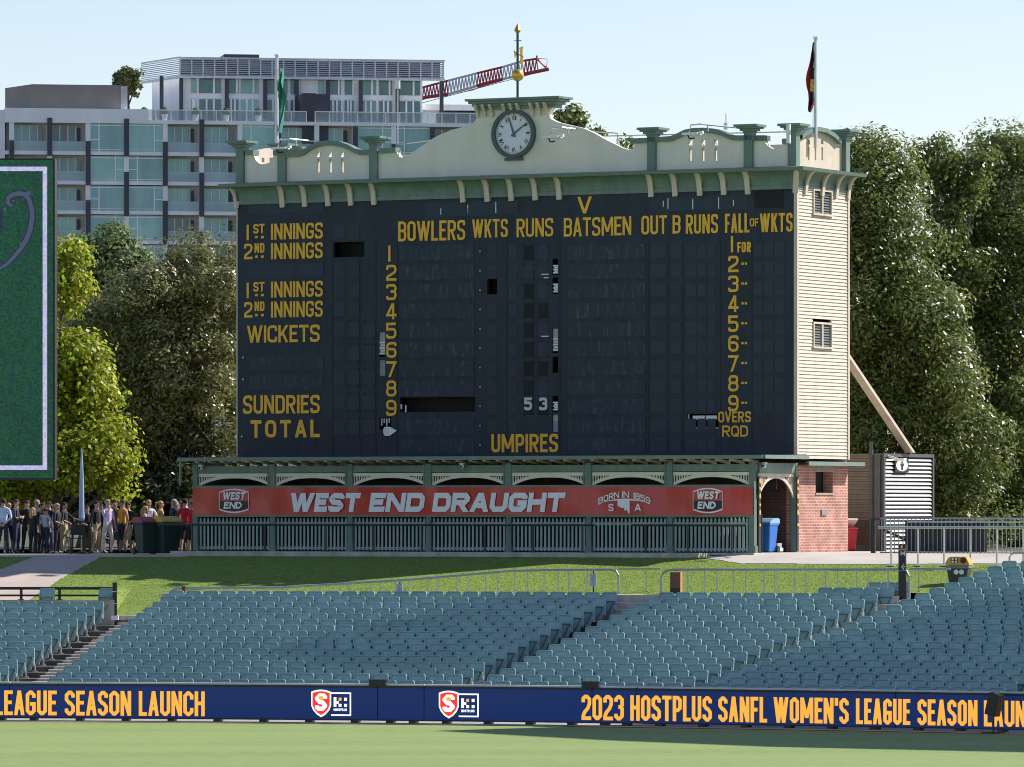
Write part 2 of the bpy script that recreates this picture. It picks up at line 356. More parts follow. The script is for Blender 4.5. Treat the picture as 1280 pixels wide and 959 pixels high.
# mound lawn, apron and path from one polar grid
PATH = [(-60,714),(2,711.5),(45,695.5),(128,695.5),(76,724),(26,757),(-60,775)]
def inpoly(p, poly):
    c = False; n = len(poly)
    for i in range(n):
        a, b = poly[i], poly[i-1]
        if (a[1] > p[1]) != (b[1] > p[1]) and p[0] < (b[0]-a[0])*(p[1]-a[1])/(b[1]-a[1])+a[0]: c = not c
    return c
XL, XR = at(297,600,179.0), at(995,600,170.0)
SF = Frame((XL.x, XL.y, G), math.atan2(XR.y-XL.y, XR.x-XL.x)); W = (Vector((XR.x,XR.y,0))-Vector((XL.x,XL.y,0))).length
kinds = {'lawn': MB(), 'concrete_apron': MB(), 'path': MB(), 'park_ground': MB()}
tt = list(np.arange(-3.8, 5, .1))+list(np.arange(5, 15, .07))+list(np.arange(15, 24, .12)); aa = np.concatenate([np.arange(R_(-2), px_a(-70,96), .002), np.arange(px_a(-70,96), px_a(190,90), .0006), np.arange(px_a(190,90), R_(44), .0018)])
for i in range(len(tt)-1):
    for j in range(len(aa)-1):
        R = RK+(tt[i]+tt[i+1])/2; a = (aa[j]+aa[j+1])/2; p = polar(R, a); z = gz(p.x, p.y); px, py = proj((p.x,p.y,z)); t = R-RK
        if px < -120 or px > 1420: continue
        rr = (R-73.6)/RD
        if t < (-1.6 if px < 143 else (-.9 if px < M_beg(rr)-9 else 0)): continue
        if px > N_end(15)+10:                                   # the upper rows of the right-hand blocks stand here
            rr = (R-73.6)/RD
            if rr < 17.95 and px > N_end(rr)-14 or rr < 21.95 and px > O_beg(rr)-16: continue
        d = (p-SF.O).dot(SF.w); s = (p-SF.O).dot(SF.u); k = 'lawn'
        if inpoly((px, py), PATH): k = 'path'
        elif d > -3.8 and -2.2 < s < W+.3 or (px < 232 and t > 9.3) or (px > 930 and py < 705.5-abs(px-1100)*.004 and t > 4) or (870 < px <= 930 and py < 705.5-(930-px)*.16): k = 'concrete_apron'
        if t > 17: k = 'park_ground'
        dz = {'path': .006, 'concrete_apron': .012}.get(k, 0)
        q = [polar(RK+tt[i], aa[j]), polar(RK+tt[i], aa[j+1]), polar(RK+tt[i+1], aa[j+1]), polar(RK+tt[i+1], aa[j])]
        kinds[k].add([(v.x, v.y, gz(v.x, v.y)+dz) for v in q], [(3,2,1,0)])
for k, m in (('lawn', M_lawn), ('concrete_apron', mat('apron_concrete', (.50,.45,.40), .85, .12, .6, detail=8)), ('path', mat('path_paving', (.45,.37,.32), .85, .1, .8, detail=8))):
    tag(kinds[k].build(k, m), kind='structure')
mb = kinds['park_ground']; arc_strip(mb, RK+23, 900, 4.14, 4.14, R_(-60), R_(80), .05)
tag(mb.build('park_ground', mat('park_soil', (.07,.065,.04), .95, .3, .5)), kind='structure')
M_blade = mat('grass_blade', (.15,.225,.035), .6, .3, 2.0); _n = M_blade.node_tree; _t = _n.nodes.new('ShaderNodeBsdfTranslucent'); _t.inputs[0].default_value = (.24,.34,.05,1); _m = _n.nodes.new('ShaderNodeMixShader'); _m.inputs[0].default_value = .5
_n.links.new(_n.nodes['Principled BSDF'].outputs[0], _m.inputs[1]); _n.links.new(_t.outputs[0], _m.inputs[2]); _n.links.new(_m.outputs[0], _n.nodes['Material Output'].inputs[0])
gv = []; gp_ = random.Random(5)                                # short blades that break the lawn's surface
while len(gv) < 70000*3:
    t = gp_.uniform(0, 11); a = gp_.uniform(px_a(-40,92), px_a(1300,92)); p = polar(RK+t, a); z = gz(p.x, p.y); px, py = proj((p.x,p.y,z))
    d = (p-SF.O).dot(SF.w); s_ = (p-SF.O).dot(SF.u)
    if inpoly((px, py), PATH) or (d > -3.85 and -2.3 < s_ < W+.4) or (px < 234 and t > 9.25) or (px > 925 and py < 706) or (870 < px <= 930 and py < 706-(930-px)*.16) or (px > N_end(15)+4 and t < 1.2) or (px > 1120 and px > O_beg(min(21.9,(RK+t-73.6)/RD))-18): continue
    h = gp_.uniform(.012, .030); w = gp_.uniform(.006, .016); q = gp_.uniform(0, 6.28); c, s2 = math.cos(q)*w, math.sin(q)*w; l = gp_.uniform(-.03, .03)
    gv += [(p.x-c, p.y-s2, z), (p.x+c, p.y+s2, z), (p.x+l, p.y+l*.6, z+h)]
me = bpy.data.meshes.new('lawn_blades'); me.from_pydata(gv, [], [(3*i, 3*i+1, 3*i+2) for i in range(len(gv)//3)]); me.materials.append(M_blade)
tag(bpy.data.objects.new('lawn_grass', me), 'short mown grass blades on the bank behind the seats', 'grass', kind='stuff'); COL.objects.link(bpy.data.objects['lawn_grass'])
# kerb walls behind the top rows
mb = MB()
arc_strip(mb, 84.6, 84.6, 1.9, 2.9, px_a(-90,84.6), px_a(143,84.6)); arc_strip(mb, 84.5, 84.75, 2.9, 2.9, px_a(-90,84.6), px_a(143,84.6)); arc_strip(mb, 84.9, 84.9, 2.0, 2.47, px_a(141,85), px_a(207,85)); arc_strip(mb, 84.88, 85.35, 2.475, 2.475, px_a(141,85), px_a(207,85))
a1, a2 = px_a(203,RK), px_a(N_end(16)+14,RK)
arc_strip(mb, 86.1, 86.1, 2.3, 3.075, a1, a2); arc_strip(mb, 86.1, 86.35, 3.075, 3.085, a1, a2)
tag(mb.build('kerb_wall', M_conc), kind='structure')
# ------------------------------------------------------------------ stadium seats
M_seat = mat('seat_plastic', (.28,.425,.415), .42, .1, 1.5)
M_seat2 = mat('seat_plastic_pan', (.25,.36,.35), .5, .1, 1.5)
def outline(w, z0, z1, r=.08, taper=0.0):
    h = w/2; pts = [(-h+taper, z0), (h-taper, z0)]
    for q in range(5): a = math.pi/2*q/4; pts.append((h-r+r*math.cos(a), z1-r*.8+r*.8*math.sin(a)))
    for q in range(5): a = math.pi/2*q/4; pts.append((-h+r-r*math.sin(a), z1-r*.8+r*.8*math.cos(a)))
    return pts
def shear(o, mb, y0, z0, k, curve=0):
    for i in range(o, len(mb.v)):
        x, y, z = mb.v[i]; mb.v[i] = (x, y+y0+(z-z0)*k-curve*x*x, z)
def seat_parts():
    b = MB(); out = [(x*(1.03-.2*max(0, z-.5)), z) for x, z in outline(.44, .42, .82, .07)]; inn = [(x*(1.03-.2*max(0, z-.5)), z) for x, z in outline(.392, .45, .79, .05)]
    b.prism(inn, 'y', .004, .02)
    b.prism(out, 'y', -.022, .03, holes=[inn]); shear(0, b, .07, .42, .30, .25)
    p = MB(); p.prism(outline(.42, .20, .57, .05, .06), 'y', 0, .035); shear(0, p, -.05, .2, .12, .2)
    v = MB()
    for s in (-1, 1):
        v.add([(s*.19, -.062+.355*.12, .555), (s*.165, -.062+.355*.12, .555), (s*.015, -.075, .24), (s*.04, -.075, .24), (s*.19, -.03, .555), (s*.165, -.03, .555), (s*.015, -.03, .24), (s*.04, -.03, .24)], [(0,1,2,3),(0,4,5,1),(1,5,6,2),(2,6,7,3),(3,7,4,0)])
    v.box(-.2, .2, -.05, -.015, .55, .575)
    k = MB()
    for s in (-1, 1): k.box(s*.205-.018, s*.205+.018, -.02, .14, .36, .46)
    k.box(-.225, .225, .05, .1, .33, .38); k.box(-.02, .02, .04, .1, .0, .34); k.box(-.06, .06, .0, .14, 0.004, .03)
    return b, p, v, k
weather(M_seat, .1, 1, (1,1,1), .07); weather(M_seat2, .1, 1, (1,1,1), .07)
SB, SP, SV, SK = seat_parts()
s_back, s_pan, s_rib, s_brk = SB.mesh('backrest', M_seat), SP.mesh('seat_pan', M_seat2), SV.mesh('rib', mat('seat_rib', (.08,.14,.14), .5)), SK.mesh('bracket', M_steel)
seats = []
ORD = ['front', 'second', 'third', 'fourth', 'fifth', 'sixth', 'seventh', 'eighth', 'ninth', 'tenth', 'eleventh', 'twelfth', 'thirteenth', 'fourteenth', 'fifteenth', 'sixteenth', 'seventeenth', 'eighteenth', 'nineteenth', 'twentieth', 'topmost', 'topmost']
def seat_row(block, r, pa, pb, skipa=0):
    R = row_R(r)+.5; a1, a2 = px_a(pa+10, R), px_a(pb-10, R); n = max(1, round((a2-a1)*R/.497))
    for i in range(n+1):
        a = a1+(a2-a1)*i/n; p = polar(R, a); px, py = proj((p.x, p.y, row_z(r)+.7))
        if -30 < px < 1312: seats.append((p.x, p.y, row_z(r), a, block, r, i == n, i))
for r in range(16):
    if r < 14: seat_row('end block below the black rail', r, -60, L_end(r))
    seat_row('wide middle block', r, M_beg(r), M_end(r)); seat_row('narrow block beside the black signpost', r, N_beg(r), N_end(r))
    seat_row('large shaded block below the yellow-lidded bin', r, O_beg(r), min(O_end(r), 1340))
seat_row('narrow block beside the black signpost', 16, 1020, N_end(16)+5); seat_row('narrow block beside the black signpost', 17, 1081, N_end(17)+8)
for r in range(16, 22): seat_row('large shaded block below the yellow-lidded bin', r, O_beg(r), 1340)
for px in (58, 132): R = row_R(13)+1.3; a = px_a(px, R); p = polar(R, a); seats.append((p.x, p.y, 2.42, a, 'pair', 14, True, 0))
order = sorted(range(len(seats)), key=lambda i: (0 if seats[i][4] == 'pair' else 1, seats[i][5]-(3.2 if seats[i][6] else 0)))
chosen = set(order[:298]); rest = [i for i in range(len(seats)) if i not in chosen]
for i in sorted(chosen):
    x, y, z, a, blk, r, end, k = seats[i]
    if blk == 'pair': lab = 'teal seat standing alone behind the black rail, '+('beside its end post' if x > -12.3 else 'between its two middle posts'); grp = 'single seats at the black rail'
    elif end: lab = 'tip-up seat ending the %s row of the %s' % (ORD[r], blk); grp = 'aisle-end seats'
    else: lab = 'teal seat in the %s row of the %s' % (ORD[r], blk); grp = 'seats in the %s row of the %s' % (ORD[r], blk)
    t = thing('stadium_seat', lab, 'stadium seat', (x, y, z), -a, grp)
    for nm, me in (('backrest', s_back), ('seat_pan', s_pan), ('bracket', s_brk)):
        o = bpy.data.objects.new(nm, me); COL.objects.link(o); o.parent = t
        if nm == 'seat_pan': q = bpy.data.objects.new('rib', s_rib); COL.objects.link(q); q.parent = o
mb = MB(); allm = MB()
base = MB()
for src, mi in ((SB,0),(SP,1),(SV,2),(SK,3)): base.add(src.v, src.f, mi)
for i in rest:
    x, y, z, a, *_ = seats[i]; ca, sa = math.cos(-a), math.sin(-a)
    mb.add([(x+vx*ca-vy*sa, y+vx*sa+vy*ca, z+vz) for vx, vy, vz in base.v], base.f, 0)
mb.m = base.m*len(rest)
tag(mb.build('stadium_seats', [M_seat, M_seat2, MATS['seat_rib'], M_steel]), 'teal tip-up seats in the higher rows of the stand', 'stadium seats', kind='stuff')
print('SEATS', len(seats))
# ------------------------------------------------------------------ LED boards along the boundary
M_led = mat('led_blue', (.002,.0105,.062), emit=.95); M_ledy = mat('led_yellow', (.62,.285,.034), emit=.95); M_ledw = mat('led_white', (.68,.72,.8), emit=.95); M_ledr = mat('led_red', (.55,.02,.025), emit=.95)
mat('rim_pale', (.6,.6,.6), .5)
def px_s(px): return (px_a(px, RB)-A0)*RB
def board_warp(o): return lambda x, y, z: ((lambda p: (p.x-o[0], p.y-o[1], z))(polar(RB+y, A0+x/RB)))
ZB0, ZB1 = .10, .955
joints = [-30, 12, 472, 530, 740, 796, 1119, 1330]
labs = ['blue LED board at the field edge carrying the first letters of LEAGUE', 'long blue LED board reading SEASON LAUNCH with red shield logo', 'short plain blue LED board without any lettering', 'blue LED board with the shield logo beside an empty stretch',
        'short blue LED board reading the 023 of the year', 'blue LED board reading OSTPLUS and WOMEN in yellow', 'blue LED board reading SEASON LAUN at the shaded end']
LED = [('LEAGUE', -6.5, 71), ('SEASON', 81, 164), ('LAUNCH', 173.5, 256), ('2023', 727, 780), ('HOSTPLUS', 788, 890), ('SANFL', 898, 959), ("WOMEN'S", 967, 1061), ('LEAGUE', 1070, 1138), ('SEASON', 1147, 1222), ('LAUNCH', 1230, 1310)]
def shield(mb, s0, s1, z0, z1, y, mi):
    m = (s0+s1)/2; pts = []
    for i in range(9): u = i/8; x = s0+(s1-s0)*u; pts.append((x, z1-.08*(2*u-1)**2*(z1-z0)))
    pts += [(s1, z0+.42*(z1-z0)), (s1-.10*(s1-s0), z0+.25*(z1-z0)), (s1-.28*(s1-s0), z0+.1*(z1-z0)), (m, z0), (s0+.28*(s1-s0), z0+.1*(z1-z0)), (s0+.10*(s1-s0), z0+.25*(z1-z0)), (s0, z0+.42*(z1-z0))]
    mb.prism(pts, 'y', y, y+.001, mi=mi)
for i in range(len(joints)-1):
    s0, s1 = px_s(joints[i])+.012, px_s(joints[i+1])-.012; c = polar(RB, A0+(s0+s1)/2/RB); o = (c.x, c.y); wf = board_warp(o)
    t = thing('led_advertising_board', labs[i], 'LED board', (c.x, c.y, 0), 0, 'LED boards along the boundary')
    n = max(1, round((s1-s0)/.5)); b = MB(); e = MB(); f = MB()
    for k in range(n):
        x0, x1 = s0+(s1-s0)*k/n, s0+(s1-s0)*(k+1)/n
        b.box(x0, x1, 0, .02, ZB0, ZB1-.055); e.box(x0, x1, .0225, .16, ZB0-.03, ZB1); e.box(x0, x1, -.004, .02, ZB1-.05, ZB1); f.box(x0, x1, .05, .2, ZB1+.002, ZB1+.045)
    for k in range(max(2, round((s1-s0)/1.2))):
        x = s0+(s1-s0)*(k+.5)/max(2, round((s1-s0)/1.2)); MB().box(x-.09, x+.09, -.02, .3, .014, .07).box(x-.03, x+.03, .05, .12, .0705, .1).warp(wf).build('foot', M_black, t)
    b.warp(wf).build('screen', M_led, t); e.warp(wf).build('casing', M_black, t); f.warp(wf).build('top_cap', MATS['rim_pale'], t)
    l = MB()
    for s, p0, p1 in LED:
        text(l, s, px_s(p0), px_s(p1), ZB0+.045, ZB0+.68, -.004, .145, .36, 'chamfer', lo=s0, hi=s1)
    if l.v: l.warp(wf).build('lettering', M_ledy, t)
    for cx in (414, 573.5):
        if joints[i] < cx < joints[i+1]:
            k = FPX/148; X = px_s(cx); l = MB(); u = 1/45.5
            def bx(x0, x1, y0, y1, d, mi): l.box(X+x0*u, X+x1*u, d, d+.0012, ZB0+.005+y0*u, ZB0+.005+y1*u, mi)
            bx(0, 24, 3.5, 5.2, -.004, 2); bx(0, 24, 29, 30.7, -.004, 2); bx(22.3, 24, 5.2, 29, -.004, 2)
            shield(l, X-24*u, X+0*u, ZB0+2*u, ZB0+34*u, -.006, 2); shield(l, X-22.6*u, X-1.4*u, ZB0+4*u, ZB0+32.4*u, -.0085, 0); shield(l, X-22*u, X-2*u, ZB0+4.8*u, ZB0+31.8*u, -.011, 1)
            text(l, 'S', X-19.3*u, X-4.7*u, ZB0+9.5*u, ZB0+29.5*u, -.014, .24, .2, 'chamfer', mi=2)
            l.prism([(X-12*u+3.4*u*math.cos(q*.5236), ZB0+24.4*u+2.4*u*math.sin(q*.5236)) for q in range(12)], 'y', -.022, -.021, mi=0)
            bx(3, 6.3, 14, 25, -.004, 2); bx(6.4, 9, 17.5, 20.5, -.004, 2); bx(9, 12.4, 14, 17.4, -.004, 2); bx(9, 12.4, 21, 24.6, -.004, 0); bx(15.6, 19, 14, 17.4, -.004, 2); bx(15.6, 19, 21, 24.6, -.004, 2)
            text(l, 'HOSTPLUS', X+3*u, X+19*u, ZB0+9.4*u, ZB0+12.3*u, -.004, .22, .3, mi=2)
            l.warp(wf).build('logo', [M_ledy, M_ledr, M_ledw], t)
# black boxes on the boards
for px, z0, lab in ((472, ZB1, 'black box on the board between the two shield logos'), (738, ZB1, 'black box on the board above the year 2023')):
    c = polar(RB+.05, px_a(px, RB)); t = thing('sensor_box', lab, 'equipment box', (c.x, c.y, z0), -px_a(px, RB), 'black boxes on the LED boards')
    MB().box(-.22, .22, -.09, .09, .0, .15).box(-.20, .20, -.094, -.09, .02, .13).build('casing', M_black, t, bevel=.012); MB().box(-.235, .235, -.1, .1, .151, .165).build('lid', mat('box_lid', (.05,.05,.055), .4), t)
c = polar(RB-.5, px_a(1252, RB)); t = thing('loudspeaker', 'black loudspeaker leaning on a short stand before the LED board', 'loudspeaker', (c.x, c.y, 0), -px_a(1252, RB)-.2)
b = MB().box(-.15, .15, -.13, .13, -.27, .27); M = Matrix.Rotation(R_(14), 4, 'Y'); b.v = [tuple(M @ Vector(v)+Vector((.02, 0, .70))) for v in b.v]; b.build('cabinet', M_black, t, bevel=.015)
MB().tube([(-.0,0,.03),(0,0,.42)], .022).box(-.2,.2,-.2,.2,.013,.04).build('stand', M_black, t)
MB().tube([(-.1,0,1.0),(.22,0,1.02)], .02).tube([(.07,0,.9),(.07,0,1.01)], .015).build('bracket', M_steel, t)
# ------------------------------------------------------------------ the scoreboard building (local frame: x along the face, y into the building)
SB_ = thing('scoreboard_building', 'old cricket scoreboard with navy face, clock gable and green verandah', 'scoreboard', (XL.x, XL.y, G), SF.ang)
def fp(px, py, d=0): x, z = SF.f(px, py, d); return x, z-G
def gp(px, py, x): y, z = SF.g(px, py, x); return y, z-G
DT = gp(1060, 400, W)[0]
ZF0 = fp(995, 571)[1]; ZF1 = fp(995, 231)[1]; ZL = fp(1001, 208, -.4)[1]
def face_box(mb, px0, py0, px1, py1, d0, d1, mi=0):
    x0, z0 = fp(px0, (py0+py1)/2, 0); x1, _ = fp(px1, (py0+py1)/2, 0); m = (px0+px1)/2
    zt, zb = fp(m, py0, 0)[1], fp(m, py1, 0)[1]; mb.box(x0, x1, d0, d1, zb, zt, mi); return x0, x1, zb, zt
# --- face with its openings
holes_px = [(417,302.5,455.5,321.5), (609,349,621.5,368), (500,496.5,594,515), (859,517.5,898,536), (473.5,415,481.5,446), (473.5,450,481.5,470), (474,522,489,537),
            (690.5,324,697.5,344), (690.5,347,697.5,367.5), (690.5,410.5,697.5,441.5), (690.5,446,697.5,466), (690.5,495,697.5,515), (690.5,518,697.5,540)]
holes = []
for h in holes_px:
    x0, z1 = fp(h[0], h[1]); x1, z0 = fp(h[2], h[3]); zm = fp((h[0]+h[2])/2, h[1])[1]; zn = fp((h[0]+h[2])/2, h[3])[1]; holes.append((x0, x1, zn, zm))
face = MB().prism([(0, ZF0), (W, ZF0), (W, ZF1+.25), (0, ZF1+.25)], 'y', 0, .12, holes=[[(a,c),(b,c),(b,d),(a,d)] for a, b, c, d in holes])
FACE = face.build('scoring_face', M_navy, SB_)
inn = MB()
for i, (a, b, c, d) in enumerate(holes):
    if i < 4: inn.add([(a-.1,.55,c-.1),(b+.1,.55,c-.1),(b+.1,.55,d+.1),(a-.1,.55,d+.1)], [(0,1,2,3)], 0)
inn.box(.1, W-.2, 1.2, 1.3, ZF0, ZF1, 0)
inn.build('dark_interior', M_dark, FACE)
# name slots, number slots: thin boards a few millimetres proud of or behind the face
rows = [(316.5+24.2*i) for i in range(9)]+[316.5+24.2*9, 316.5+24.2*10]
M_chalk = bpy.data.materials.new('navy_slot_chalked'); M_chalk.use_nodes = True
n = M_chalk.node_tree; b = n.nodes['Principled BSDF']; b.inputs['Roughness'].default_value = .65
tc = n.nodes.new('ShaderNodeTexCoord'); mp = n.nodes.new('ShaderNodeMapping'); mp.inputs['Scale'].default_value = (7, 1, 1.6); no = n.nodes.new('ShaderNodeTexNoise'); no.inputs['Scale'].default_value = 1.3; no.inputs['Detail'].default_value = 7; no.inputs['Distortion'].default_value = 1.2
cr = n.nodes.new('ShaderNodeValToRGB'); cr.color_ramp.elements[0].color = (.020,.032,.05,1); cr.color_ramp.elements[1].color = (.085,.105,.135,1); cr.color_ramp.elements[0].position = .52; cr.color_ramp.elements[1].position = .8
n.links.new(tc.outputs['Object'], mp.inputs[0]); n.links.new(mp.outputs[0], no.inputs['Vector']); n.links.new(no.outputs['Fac'], cr.inputs[0]); n.links.new(cr.outputs[0], b.inputs['Base Color'])
slots = MB(); plain = MB(); deep = MB(); studs = MB()
for i, y in enumerate(rows):
    yr = y-1.2-i*.02
    if i != 8: face_box(slots, 499.5, y-9.5-3.5+3, 593, y+9.5-.5, -.012, -.001)
    face_box(slots, 710, yr-6.5-3, 807, yr+9, -.012, -.001)
    for a, b_ in ((813.5, 833), (838.5, 851), (857, 870), (872, 883), (884.5, 894.5)): face_box(plain, a, yr-9.5, b_, yr+7, -.009, -.001)
    for a, b_ in ((942, 953), (955, 967), (969, 980)):
        if i < 9: face_box(plain, a, yr-12, b_, yr+5, -.009, -.001)
    for a, b_ in ((609.5, 621), (636, 647)):
        if not (i == 2 and a < 620) and i < 10: face_box(plain, a, y-9, b_, y+8, -.009, -.001)
    for q, (a, b_) in enumerate(((655, 667), (673, 685))):
        if i < 9:
            dk = (i, q) in ((0,0),(2,0),(3,0),(3,1),(5,0),(6,0),(6,1),(7,0),(8,0),(8,1),(4,0))
            face_box(deep if dk else plain, a, y-10, b_, y+8.5, -.009, -.001)
            for cx, cy in ((a, y-10), (b_, y-10), (a, y+8.5), (b_, y+8.5)): face_box(deep, cx-.8, cy-.8, cx+.8, cy+.8, -.016, -.0095)
    x, z = fp(600.5, y-2); studs.ball((x, -.02, z), .028, 6)
for y in (258, 338, 455, 478): face_box(slots if y > 400 else plain, 311, y-9, 404, y+9, -.012, -.001)
for y in (290, 338, 362, 386, 412, 441, 472, 503, 534):
    for a, b_ in ((417, 430), (436, 449), (455.5, 469)):
        if a < 450 or y > 400: face_box(plain, a, y-9, b_, y+9, -.009, -.001)
        if y > 400 and a > 430:
            for cx, cy in ((a+.5, y-10.5), (b_-.5, y-10.5), (a+.5, y+10.5), (b_-.5, y+10.5)): face_box(deep, cx-.9, cy-.9, cx+.9, cy+.9, -.016, -.0095)
face_box(plain, 531, 252, 648, 270, -.009, -.001); face_box(plain, 814, 245, 935, 263, -.009, -.001); face_box(deep, 943, 238, 980, 260, -.012, -.001)
for px, y in ((304,447),(304,474.5),(302.5,546)): x, z = fp(px, y); studs.ball((x, -.02, z), .035, 6)
slots.each('name_slot', M_chalk, FACE); plain.each('number_slot', M_slot, FACE); deep.each('empty_slot', M_dark, FACE); studs.each('stud', mat('stud_white', (.55,.58,.6), .5), FACE)
jn = MB()
for px in (416, 450, 470, 497, 634, 700, 811, 836, 854, 901, 940):
    x0, zt = fp(px, 300); jn.box(x0-.008, x0+.008, -.006, -.0015, ZF0+.1, zt)
jn.each('board_joint', M_dark, FACE)
wl = MB()
for px, y0, y1 in ((551.3,260,268.5),(585,256,267),(585,260,267),(620,253,266.5),(829.3,251,258.5),(835.2,248,261),(866.2,248.5,262),(898.5,247,261),(917,250,257.5)): face_box(wl, px-.5, y0, px+.5, y1, -.014, -.0095)
for px0, px1, y in ((677,686,343),(680,686,347.3),(677,686,420.5)): face_box(wl, px0, y-.6, px1, y+.6, -.014, -.0095)
wl.each('light_slit', M_white, FACE)  # slits of light through the face, put in as white strips
# contents of the small openings: pale shutters, tubes and the white pointer
sh = MB()
for k, i in enumerate((4, 5, 7, 8, 9, 10, 11, 12)):
    a, b_, c, d = holes[i]
    if i in (4, 9): sh.box(a, b_, .05, .07, c+(d-c)*.08, d-.01, 0)
    if i in (5, 12): sh.box(a, b_, .05, .07, c, d, 1)
    if i == 12: sh.box(a+.01, b_-.01, .03, .049, c+(d-c)*.6, d-.03, 0)
    if i in (4, 7, 8, 9, 11):
        for q in range(5): sh.box(a+.02+(q % 2)*.04, b_-.01, .01, .04, c+(d-c)*(.1+.11*q), c+(d-c)*(.1+.11*q)+.045, 2)
a, b_, c, d = holes[3]
for q in range(2): sh.box(a+.16+q*.45, a+.56+q*.4, .05, .1, d-.18, d-.05, 2)
sh.box(a+.02, b_, .01, .04, c+.0, c+.04, 0); sh.box(a+.02, a+.06, .01, .04, c, d, 0)
a, b_, c, d = holes[2]; sh.box(a-.0, a+.05, .03, .06, c+.1, c+.24, 2); sh.box(a+.16, a+.2, .03, .06, c, c+.22, 2)
a, b_, c, d = holes[6]
for q in range(4): sh.box(a+.03+q*.09, a+.07+q*.09, .06, .09, c+.12+(q % 2)*.08, d-.03, 2)
sh.build('shutter', [mat('pale_shutter', (.42,.40,.36), .6), mat('blue_shutter', (.25,.31,.38), .5), M_white], FACE)
x0, z0 = fp(480, 545); x1, z1 = fp(497, 533.5); zm = (z0+z1)/2
MB().prism([(x0+.05,z0),(x0,z0+.1),(x0,z1-.06),(x0+.05,z1),(x0+.22,z1),(x1,zm+.02),(x0+.22,z0)], 'y', -.05, -.013).build('pointer', mat('pointer_white', (.78,.8,.82), .5), FACE)
# --- painted lettering
lt = MB()
def word(s, px0, px1, y0, y1, tr=.16, mb=lt, gap=.5):
    m = (px0+px1)/2; a, zt = fp(px0, y0)[0], fp(m, y0)[1]; b, zb = fp(px1, y1)[0], fp(m, y1)[1]
    text(mb, s, a, b, zb, zt, -.014, tr, gap)
for y in (279, 303.5, 351.5, 376.5):
    first = y in (279, 351.5)
    if first: word('1', 308.6, 313.2, y+2, y+21.5); word('ST', 317, 331, y+1, y+13, .2)
    else: word('2', 305.5, 316, y+1.2, y+20.7); word('ND', 318.5, 331, y+.5, y+12.5, .2)
    for q in (0, 1): face_box(lt, 319+q*7.5, y+16, 322.5+q*7.5, y+19, -.0155, -.013)
    word('INNINGS', 339, 404, y, y+20)
word('WICKETS', 309, 400, 406.5, 428); word('SUNDRIES', 304, 400, 494, 517); word('TOTAL', 313.5, 400, 525, 547, .2, gap=1.2)
for s, a, b_, y0, y1 in (('BOWLERS',498,582,276,301),('WKTS',590.5,635,274,297),('RUNS',646,692,273,296),('BATSMEN',705,789.5,271.5,295),('OUT',802,834,269.5,293),('B',841,851,269,292),
    ('RUNS',857.5,898,268,292),('FALL',906.5,937,267,291),('OF',937.5,948.5,273,283),('WKTS',950,991,266.5,290),('V',722,740,246,267),('UMPIRES',614.5,698,542.5,565.5),('OVERS',898,939,514.5,528),('RQD',903,935.5,532,546)): word(s, a, b_, y0, y1, (.19 if s == 'V' else .165) if s in ('V', 'UMPIRES', 'OF', 'OVERS', 'RQD') else .135)
for i in range(9):
    y = 317+24.1*i; word(str(i+1), *( (485.6, 490.4) if i == 0 else (483, 496)), y-10, y+10)
    y = 305+24.85*i; word(str(i+1), *( (913.8, 918.2) if i == 0 else (910.5, 923.5)), y-10, y+10.5)
    if i:
        for q in (0, 1): face_box(lt, 927+q*4.2, y-1.6, 930+q*4.2, y+1.2, -.0155, -.013)
word('FOR', 922, 939, 302.5, 315.5, .18)
lt.build('lettering', M_gold, FACE)
l2 = MB(); word('5', 655.5, 665.5, 497, 513, .22, l2); word('3', 674, 684.5, 497, 513, .22, l2); l2.build('score_numbers', mat('score_white', (.62,.66,.72), .5), FACE)
# --- tower side: weatherboards, corner boards, louvred windows
def wb(x, y0, y1, z0, z1, sgn, cut=()):
    mb = MB(); n = round((z1-z0)/.105)
    for i in range(n):
        a, b_ = z0+(z1-z0)*i/n, z0+(z1-z0)*(i+1)/n; segs = [(y0, y1)]
        for (c0, c1, e0, e1) in cut:
            if a < e1 and b_ > e0: segs = [(y0, c0), (c1, y1)]
        for p, q in segs:
            mb.add([(x+sgn*.035,p,a),(x+sgn*.035,q,a),(x+sgn*.006,q,b_),(x+sgn*.006,p,b_),(x-sgn*.05,p,a),(x-sgn*.05,q,a),(x-sgn*.05,q,b_),(x-sgn*.05,p,b_)], [(0,1,2,3),(0,4,5,1),(3,2,6,7),(1,5,6,2),(0,3,7,4)])
    return mb
wins = []
for y0, y1 in ((237, 267.5), (403, 433.5)):
    a, zt = gp(1015, y0, W); b_, zb = gp(1038.5, y1, W); wins.append((a, b_, gp(1027,y1,W)[1], gp(1027,y0,W)[1]))
wb(W, .08, DT-.08, ZF0-.05, ZF1+.25, 1, wins).build('weatherboard_wall', M_cream, SB_)
wb(0, .08, DT-.08, ZF0-.05, ZF1+.25, -1).build('weatherboard_wall', M_cream, SB_)
MB().box(.06, W-.06, DT-.1, DT, 0, ZF1+.2).build('rear_wall', M_cream, SB_)
cb = MB()
for y in (.035, DT-.035): cb.box(W-.06, W+.05, y-.06, y+.06, ZF0-.06, ZF1+.2)
cb.box(-.05, .02, .01, .13, ZF0-.06, ZF1+.2).build('corner_board', M_cream, SB_)
